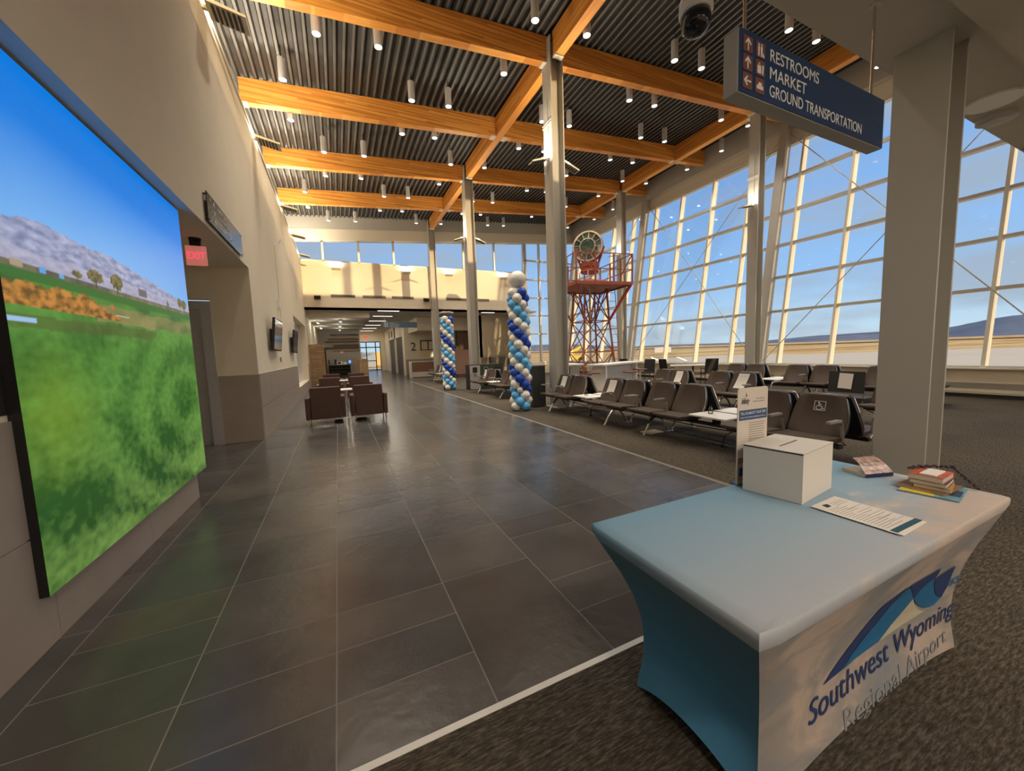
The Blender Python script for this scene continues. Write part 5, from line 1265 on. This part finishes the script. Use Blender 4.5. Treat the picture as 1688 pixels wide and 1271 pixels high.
for k, x in enumerate((-.05, .42)):
    b = MB(); [b.tube([(x+.13*math.cos(a)*(1-.1*q), 9.55+.09*math.sin(a)*(1-.1*q), .012+q*.014) for a in [j*PI/8 for j in range(17)]], .008, 6) for q in range(3)]
    tag(b.build('cable_coil', BLACK), 'black cable coil under the nearest %s lounge chair' % ['left', 'right'][k], 'cable')

# ================================================================== BEACON TOWER
T = thing('beacon_tower', 'orange-red steel airway beacon tower with railed platform and large glass drum lamp', 'beacon tower', (8.75, 11.65, 0))
rot = math.atan2(-.60, -.80)   # one platform corner points at the viewer side
def tp(a, r_, z): return (r_*math.cos(a), r_*math.sin(a), z)
cas = [rot+k*PI/2 for k in range(4)]
lr = lambda z: .98-.62*min(1, z/3.65)**1.0 if z < 2.5 else .56+.10*(z-2.5)
for k, a in enumerate(cas):
    MB().bar(tp(a, 1.02, .01), tp(a, .72, 2.5), .05, m=0).build('leg', RED, T); MB().bar(tp(a, .72, 2.5), tp(a, .62, 3.7), .05).build('leg', RED, T)
lev = [.05, 1.0, 1.38, 2.5, 3.65]
def rad(z): return 1.02-.30*z/2.5 if z < 2.5 else .72-.10*(z-2.5)/1.2
for z in (1.38, 2.52): 
    for k in range(4): MB().bar(tp(cas[k], rad(z), z), tp(cas[(k+1) % 4], rad(z), z), .035).build('girt', RED, T)
for z0, z1, mm in ((.05, 1.38, RED), (1.38, 2.52, RED), (2.52, 3.7, RED)):
    for k in range(4):
        MB().bar(tp(cas[k], rad(z0), z0), tp(cas[(k+1) % 4], rad(z1), z1), .028).build('cross_brace', mm, T); MB().bar(tp(cas[(k+1) % 4], rad(z0), z0), tp(cas[k], rad(z1), z1), .028).build('cross_brace', mm, T)
# struts flaring to the platform corners
for a in cas: MB().bar(tp(a, .70, 2.52), tp(a, 1.45, 3.72), .05).build('platform_strut', RED, T)
for a in cas: MB().bar(tp(a, .02, 2.45), tp(a, .8, 3.72), .04).build('platform_strut', RED, T)
MB().tube([(0, 0, .01), (0, 0, 3.75)], .035, 8).build('centre_conduit', WHITEP, T)
# ladder
for s in (-.17, .17):
    MB().tube([Vector(tp(cas[0]+PI/2+.3, 1.0, .02))+Vector((s, 0, 0)), Vector(tp(cas[0]+PI/2+.3, .78, 3.7))+Vector((s, 0, 0))], .014, 6).build('ladder_rail', RED, T)
lb_ = MB()
for k in range(12):
    p0 = Vector(tp(cas[0]+PI/2+.3, 1.0, .02)).lerp(Vector(tp(cas[0]+PI/2+.3, .78, 3.7)), (k+.5)/12); lb_.tube([p0+Vector((-.17, 0, 0)), p0+Vector((.17, 0, 0))], .009, 5)
lb_.build('ladder_rungs', RED, T)
PR = 1.55
cor = [tp(a, PR, 0) for a in cas]
b = MB(); b.prism([(c[0], c[1]) for c in cor], 3.76, 3.80, lambda a, c, t: (a, c, t))
for k in range(4): b.bar((*cor[k][:2], 3.77), (*cor[(k+1) % 4][:2], 3.77), .05, .11)
b.build('platform_deck', RED, T)
for z in (4.25, 4.78):
    for k in range(4): MB().bar((*cor[k][:2], z), (*cor[(k+1) % 4][:2], z), .028).build('handrail', RED, T)
for k in range(4):
    for t in (0, .33, .66):
        p = Vector((*cor[k][:2], 3.8)).lerp(Vector((*cor[(k+1) % 4][:2], 3.8)), t); MB().bar(p, p+Vector((0, 0, 1.0)), .045).build('rail_post', RED, T)
    p = Vector((*cor[k][:2], 4.78)); q = Vector((*cor[(k+1) % 4][:2], 3.8)); MB().bar(p, p.lerp(q, .33)+Vector((0, 0, -.3)), .03).build('rail_brace', RED, T)
# sloping red arm on the right
MB().bar((*cor[1][:2], 3.76), tp(cas[1], .74, 2.52), .05).build('platform_strut', mat('bright_red_paint', (.55, .06, .04), .5), T)
MB().hexa([(-.55,-.55,3.8),(.55,-.55,3.8),(.55,.55,3.8),(-.55,.55,3.8)], [(-.42,-.42,4.02),(.42,-.42,4.02),(.42,.42,4.02),(-.42,.42,4.02)]).build('lamp_plinth', RED, T)
for (x, y) in ((-.26, -.26), (.26, -.26), (.26, .26), (-.26, .26)): MB().tube([(x, y, 4.0), (x, y, 4.36)], .022, 8).build('plinth_post', WHITEP, T)
MB().lathe([(.30, 4.32), (.34, 4.36), (.30, 4.48), (.36, 4.52), (.38, 4.66), (.30, 4.70), (.22, 4.86), (0, 4.86)], n=24).build('turntable', RED, T)
# drum facing the viewer
ld_ = Vector((-.74, -.67, .06)).normalized(); lc_ = Vector((-.03, -.03, 5.22)); lu = Vector((0, 0, 1)); lr_ = ld_.cross(lu).normalized(); lu = lr_.cross(ld_)
def drum(prof_, name, m, n=32):
    b = MB(); vs = []; fs = []
    for r_, d_ in prof_:
        for k in range(n): a = 2*PI*k/n; vs.append(tuple(lc_+lr_*(r_*math.cos(a))+lu*(r_*math.sin(a))+ld_*d_))
    for i in range(len(prof_)-1):
        for k in range(n): fs.append((i*n+k, i*n+(k+1) % n, (i+1)*n+(k+1) % n, (i+1)*n+k))
    b.add(vs, fs); return b.build(name, m, T)
drum([(.02, -.34), (.30, -.33), (.47, -.26), (.52, -.12), (.52, .16), (.56, .17), (.56, .24), (.52, .25)], 'lamp_drum', RED)
drum([(.52, .20), (.50, .235), (.30, .245), (.28, .26), (.26, .275), (.24, .285), (.001, .30)], 'lens_glass', mat('green_black_lens', (.05, .085, .07), .08, spec=.9, noise=.6, scale=9))
drum([(.55, .24), (.55, .27), (.50, .275), (.50, .24)], 'lens_bezel', WHITEP); drum([(.29, .25), (.29, .275), (.26, .295), (.26, .25)], 'inner_ring', WHITEP)
for k in range(12):
    a = 2*PI*k/12+.1; p = lc_+(lr_*math.cos(a)+lu*math.sin(a))*.29+ld_*.262; q = lc_+(lr_*math.cos(a)+lu*math.sin(a))*.51+ld_*.252
    MB().bar(p, q, .018).build('lens_spoke', WHITEP, T)
for s in (-1, 1): MB().bar(lc_+lr_*(.55*s), Vector((lr_.x*.34*s, lr_.y*.34*s, 4.66)), .06).build('yoke_arm', RED, T)

# ================================================================== COUNTERS, STOOLS, DINING
def counter(label, x, y, L_, W_, rz, h=1.02):
    o = thing('bar_counter', label, 'counter', (x, y, 0), rz, 'white bar counters')
    bevel(MB().box(-L_/2, L_/2, -W_/2, W_/2, h-.05, h).build('counter_top', WHITE, o), .006)
    MB().box(-L_/2+.25, L_/2-.25, -.06, .06, .005, h-.05).build('panel_base', mat('pale_blue_grey_panel', (.50, .52, .54), .4), o)
    for s in (-1, 1): MB().box(s*(L_/2-.25)-.04, s*(L_/2-.25)+.04, -W_/2+.08, W_/2-.08, .005, h-.05).build('end_panel', WHITE, o)
    return o
counter('long white bar counter below the beacon tower', 8.35, 9.75, 2.5, .62, R(20))
counter('shorter white bar counter left of the beacon tower base', 7.25, 11.2, 2.0, .6, R(80))
o = tag(MB().box(6.35, 6.70, 10.0, 10.3, .005, .95).build('dark_cabinet', DKGREY), 'small dark cabinet between the near steel column and the white counters', 'cabinet')
def stool(label, x, y):
    o = thing('bar_stool', label, 'stool', (x, y, 0), 0, 'red-brown bar stools')
    MB().prism(rpoly([(-.19, -.17), (.19, -.17), (.19, .17), (-.19, .17)], .05), .74, .775, lambda a, c, t: (a, c, t)).build('seat', STOOLW, o)
    MB().tube([(0, 0, .02), (0, 0, .74)], .025, 10).build('pole', WHITE, o); MB().lathe([(.20, .005), (.20, .015), (.03, .04), (0, .04)], n=24).build('base', WHITE, o)
stool('red-brown stool seat before the right end of the long white counter', 8.05, 8.75); stool('red-brown stool right of the long white counter', 9.2, 9.55); stool('red-brown stool between the two white counters', 6.95, 9.2)
def dchair(label, x, y, rz):
    o = thing('dining_chair', label, 'chair', (x, y, 0), rz, 'dark dining chairs')
    bevel(MB().obox((0, .24, .72), .46, .05, .56, (R(-10), 0, 0)).build('backrest', SHELL, o), .02)
    bevel(MB().box(-.24, .24, -.22, .24, .42, .47).build('seat', SHELL, o), .01)
    for s in (-1, 1):
        MB().tube([(s*.23, .24, .60), (s*.25, -.05, .64), (s*.25, -.1, .46)], .014, 8).build('armrest', SHELL, o)
    for (a, c) in ((-.22, -.2), (.22, -.2), (.22, .22), (-.22, .22)): MB().tube([(a, c, .005), (a*.9, c*.9, .42)], .014, 8).build('leg', SHELL, o)
dchair('dark dining chair in profile behind the counter end, nearest the beacon tower', 11.55, 11.6, R(-70)); dchair('dark dining chair left of the slim window table', 12.1, 11.0, R(80)); dchair('dark dining chair right of the slim window table, seen from behind', 12.65, 9.6, R(150))
dchair('dark dining chair beyond the tower legs', 12.3, 13.6, R(100))
o = thing('window_table', 'slim white topped table near the window wall', 'table', (12.35, 10.3, 0), R(-50))
bevel(MB().box(-.62, .62, -.3, .3, .72, .75).build('tabletop', WHITE, o), .006); MB().tube([(0.2, 0, .02), (0.2, 0, .72)], .03, 10).build('pole', BLACKM, o); MB().lathe([(.26, .005), (.26, .02), (.03, .03)], (0.2, 0, 0), 24).build('base', BLACKM, o)

# ================================================================== OUTSIDE
gz = -.32
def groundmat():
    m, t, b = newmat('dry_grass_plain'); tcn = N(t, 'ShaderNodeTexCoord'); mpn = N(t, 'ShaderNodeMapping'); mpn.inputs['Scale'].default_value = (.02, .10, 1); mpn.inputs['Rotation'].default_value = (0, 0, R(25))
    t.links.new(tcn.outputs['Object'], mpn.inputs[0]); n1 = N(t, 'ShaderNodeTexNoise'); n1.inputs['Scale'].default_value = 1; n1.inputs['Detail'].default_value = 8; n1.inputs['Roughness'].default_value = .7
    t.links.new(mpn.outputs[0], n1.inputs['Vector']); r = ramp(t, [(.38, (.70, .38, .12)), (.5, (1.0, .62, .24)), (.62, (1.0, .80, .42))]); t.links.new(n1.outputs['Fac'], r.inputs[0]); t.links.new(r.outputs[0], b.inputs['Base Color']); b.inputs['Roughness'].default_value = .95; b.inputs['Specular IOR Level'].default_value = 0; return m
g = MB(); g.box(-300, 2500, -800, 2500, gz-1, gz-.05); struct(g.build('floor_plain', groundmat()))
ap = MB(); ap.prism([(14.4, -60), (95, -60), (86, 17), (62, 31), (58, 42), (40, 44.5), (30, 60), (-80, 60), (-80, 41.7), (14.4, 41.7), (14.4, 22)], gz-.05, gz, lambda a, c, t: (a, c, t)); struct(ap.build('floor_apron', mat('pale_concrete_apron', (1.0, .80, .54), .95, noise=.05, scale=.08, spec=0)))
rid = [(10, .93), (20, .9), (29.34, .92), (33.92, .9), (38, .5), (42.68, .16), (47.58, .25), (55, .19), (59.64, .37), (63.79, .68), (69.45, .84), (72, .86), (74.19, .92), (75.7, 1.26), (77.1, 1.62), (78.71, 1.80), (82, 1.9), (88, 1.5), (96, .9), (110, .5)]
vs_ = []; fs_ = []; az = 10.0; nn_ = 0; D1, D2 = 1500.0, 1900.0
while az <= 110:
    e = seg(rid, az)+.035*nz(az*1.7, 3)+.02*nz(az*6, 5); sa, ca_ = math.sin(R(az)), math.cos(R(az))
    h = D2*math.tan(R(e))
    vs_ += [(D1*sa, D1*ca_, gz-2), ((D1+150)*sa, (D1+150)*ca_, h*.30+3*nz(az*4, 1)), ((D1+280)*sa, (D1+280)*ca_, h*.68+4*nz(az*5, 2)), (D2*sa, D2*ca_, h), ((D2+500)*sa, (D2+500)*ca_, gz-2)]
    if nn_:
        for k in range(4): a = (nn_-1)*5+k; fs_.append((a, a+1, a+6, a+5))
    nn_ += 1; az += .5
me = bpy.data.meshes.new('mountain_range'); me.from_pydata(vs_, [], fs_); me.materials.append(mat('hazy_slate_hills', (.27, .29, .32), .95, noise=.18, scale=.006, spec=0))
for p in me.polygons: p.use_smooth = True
mo_ = bpy.data.objects.new('mountain_range', me); COL.objects.link(mo_); tag(mo_, 'low slate-blue mountain ridge on the horizon beyond the windows', 'mountains')
# dark fence line / road and small things on the airfield
def far(name, label, cat, az_, dist, w_, h, m, d_=None):
    sa, ca_ = math.sin(R(az_)), math.cos(R(az_)); x, y = dist*sa, dist*ca_
    return tag(MB().obox((x, y, gz+h/2), w_, d_ or w_*.4, h, (0, 0, -R(az_))).build(name, m), label, cat)
b = MB(); 
for dd, hh in ((330, .5),): b.bar((dd*math.sin(R(25)), dd*math.cos(R(25)), gz+.3), (dd*math.sin(R(100)), dd*math.cos(R(100)), gz+.3), .4, .5)
tag(b.build('perimeter_berm', mat('dark_brush', (.08, .06, .04), .9)), 'thin dark line of brush across the dry plain', 'berm')
o = thing('baggage_conveyor', 'yellow belt loader parked outside beyond the beacon tower', 'belt loader', (31.5, 46.5, gz), R(-30))
MB().bar((-2, 0, .5), (2.2, 0, 2.6), 1.0, .35).build('conveyor_boom', YELLOW, o); MB().box(-2, 2, -.8, .8, .35, .95).build('chassis', YELLOW, o)
for (x, y) in ((-1.3, -.8), (1.3, -.8), (-1.3, .8), (1.3, .8)): MB().lathe([(0, -.12), (.35, -.12), (.35, .12), (0, .12)], (x, y, .35), 16, axis='y').build('wheel', BLACK, o)
MB().bar((0, 0, .9), (1.6, 0, 2.3), .12).build('lift_strut', YELLOW, o)
far('airfield_trailer', 'small white box trailer outside, beyond the window column', 'trailer', 41.9, 60, 2.2, 2.0, WHITE, 4)
far('service_vehicle', 'small white vehicle far out on the airfield', 'vehicle', 47.0, 120, 4.5, 1.6, WHITE)
for k, (az_, dd, lb) in enumerate(((3.6, 70, 'left'), (5.1, 78, 'right'))):
    far('outdoor_container', '%s pale container outside the corridor glass door' % lb, 'container', az_, dd, 3.2, 2.6, [mat('blue_grey_container', (.25, .32, .42), .7), mat('ochre_container', (.65, .42, .16), .7)][k])
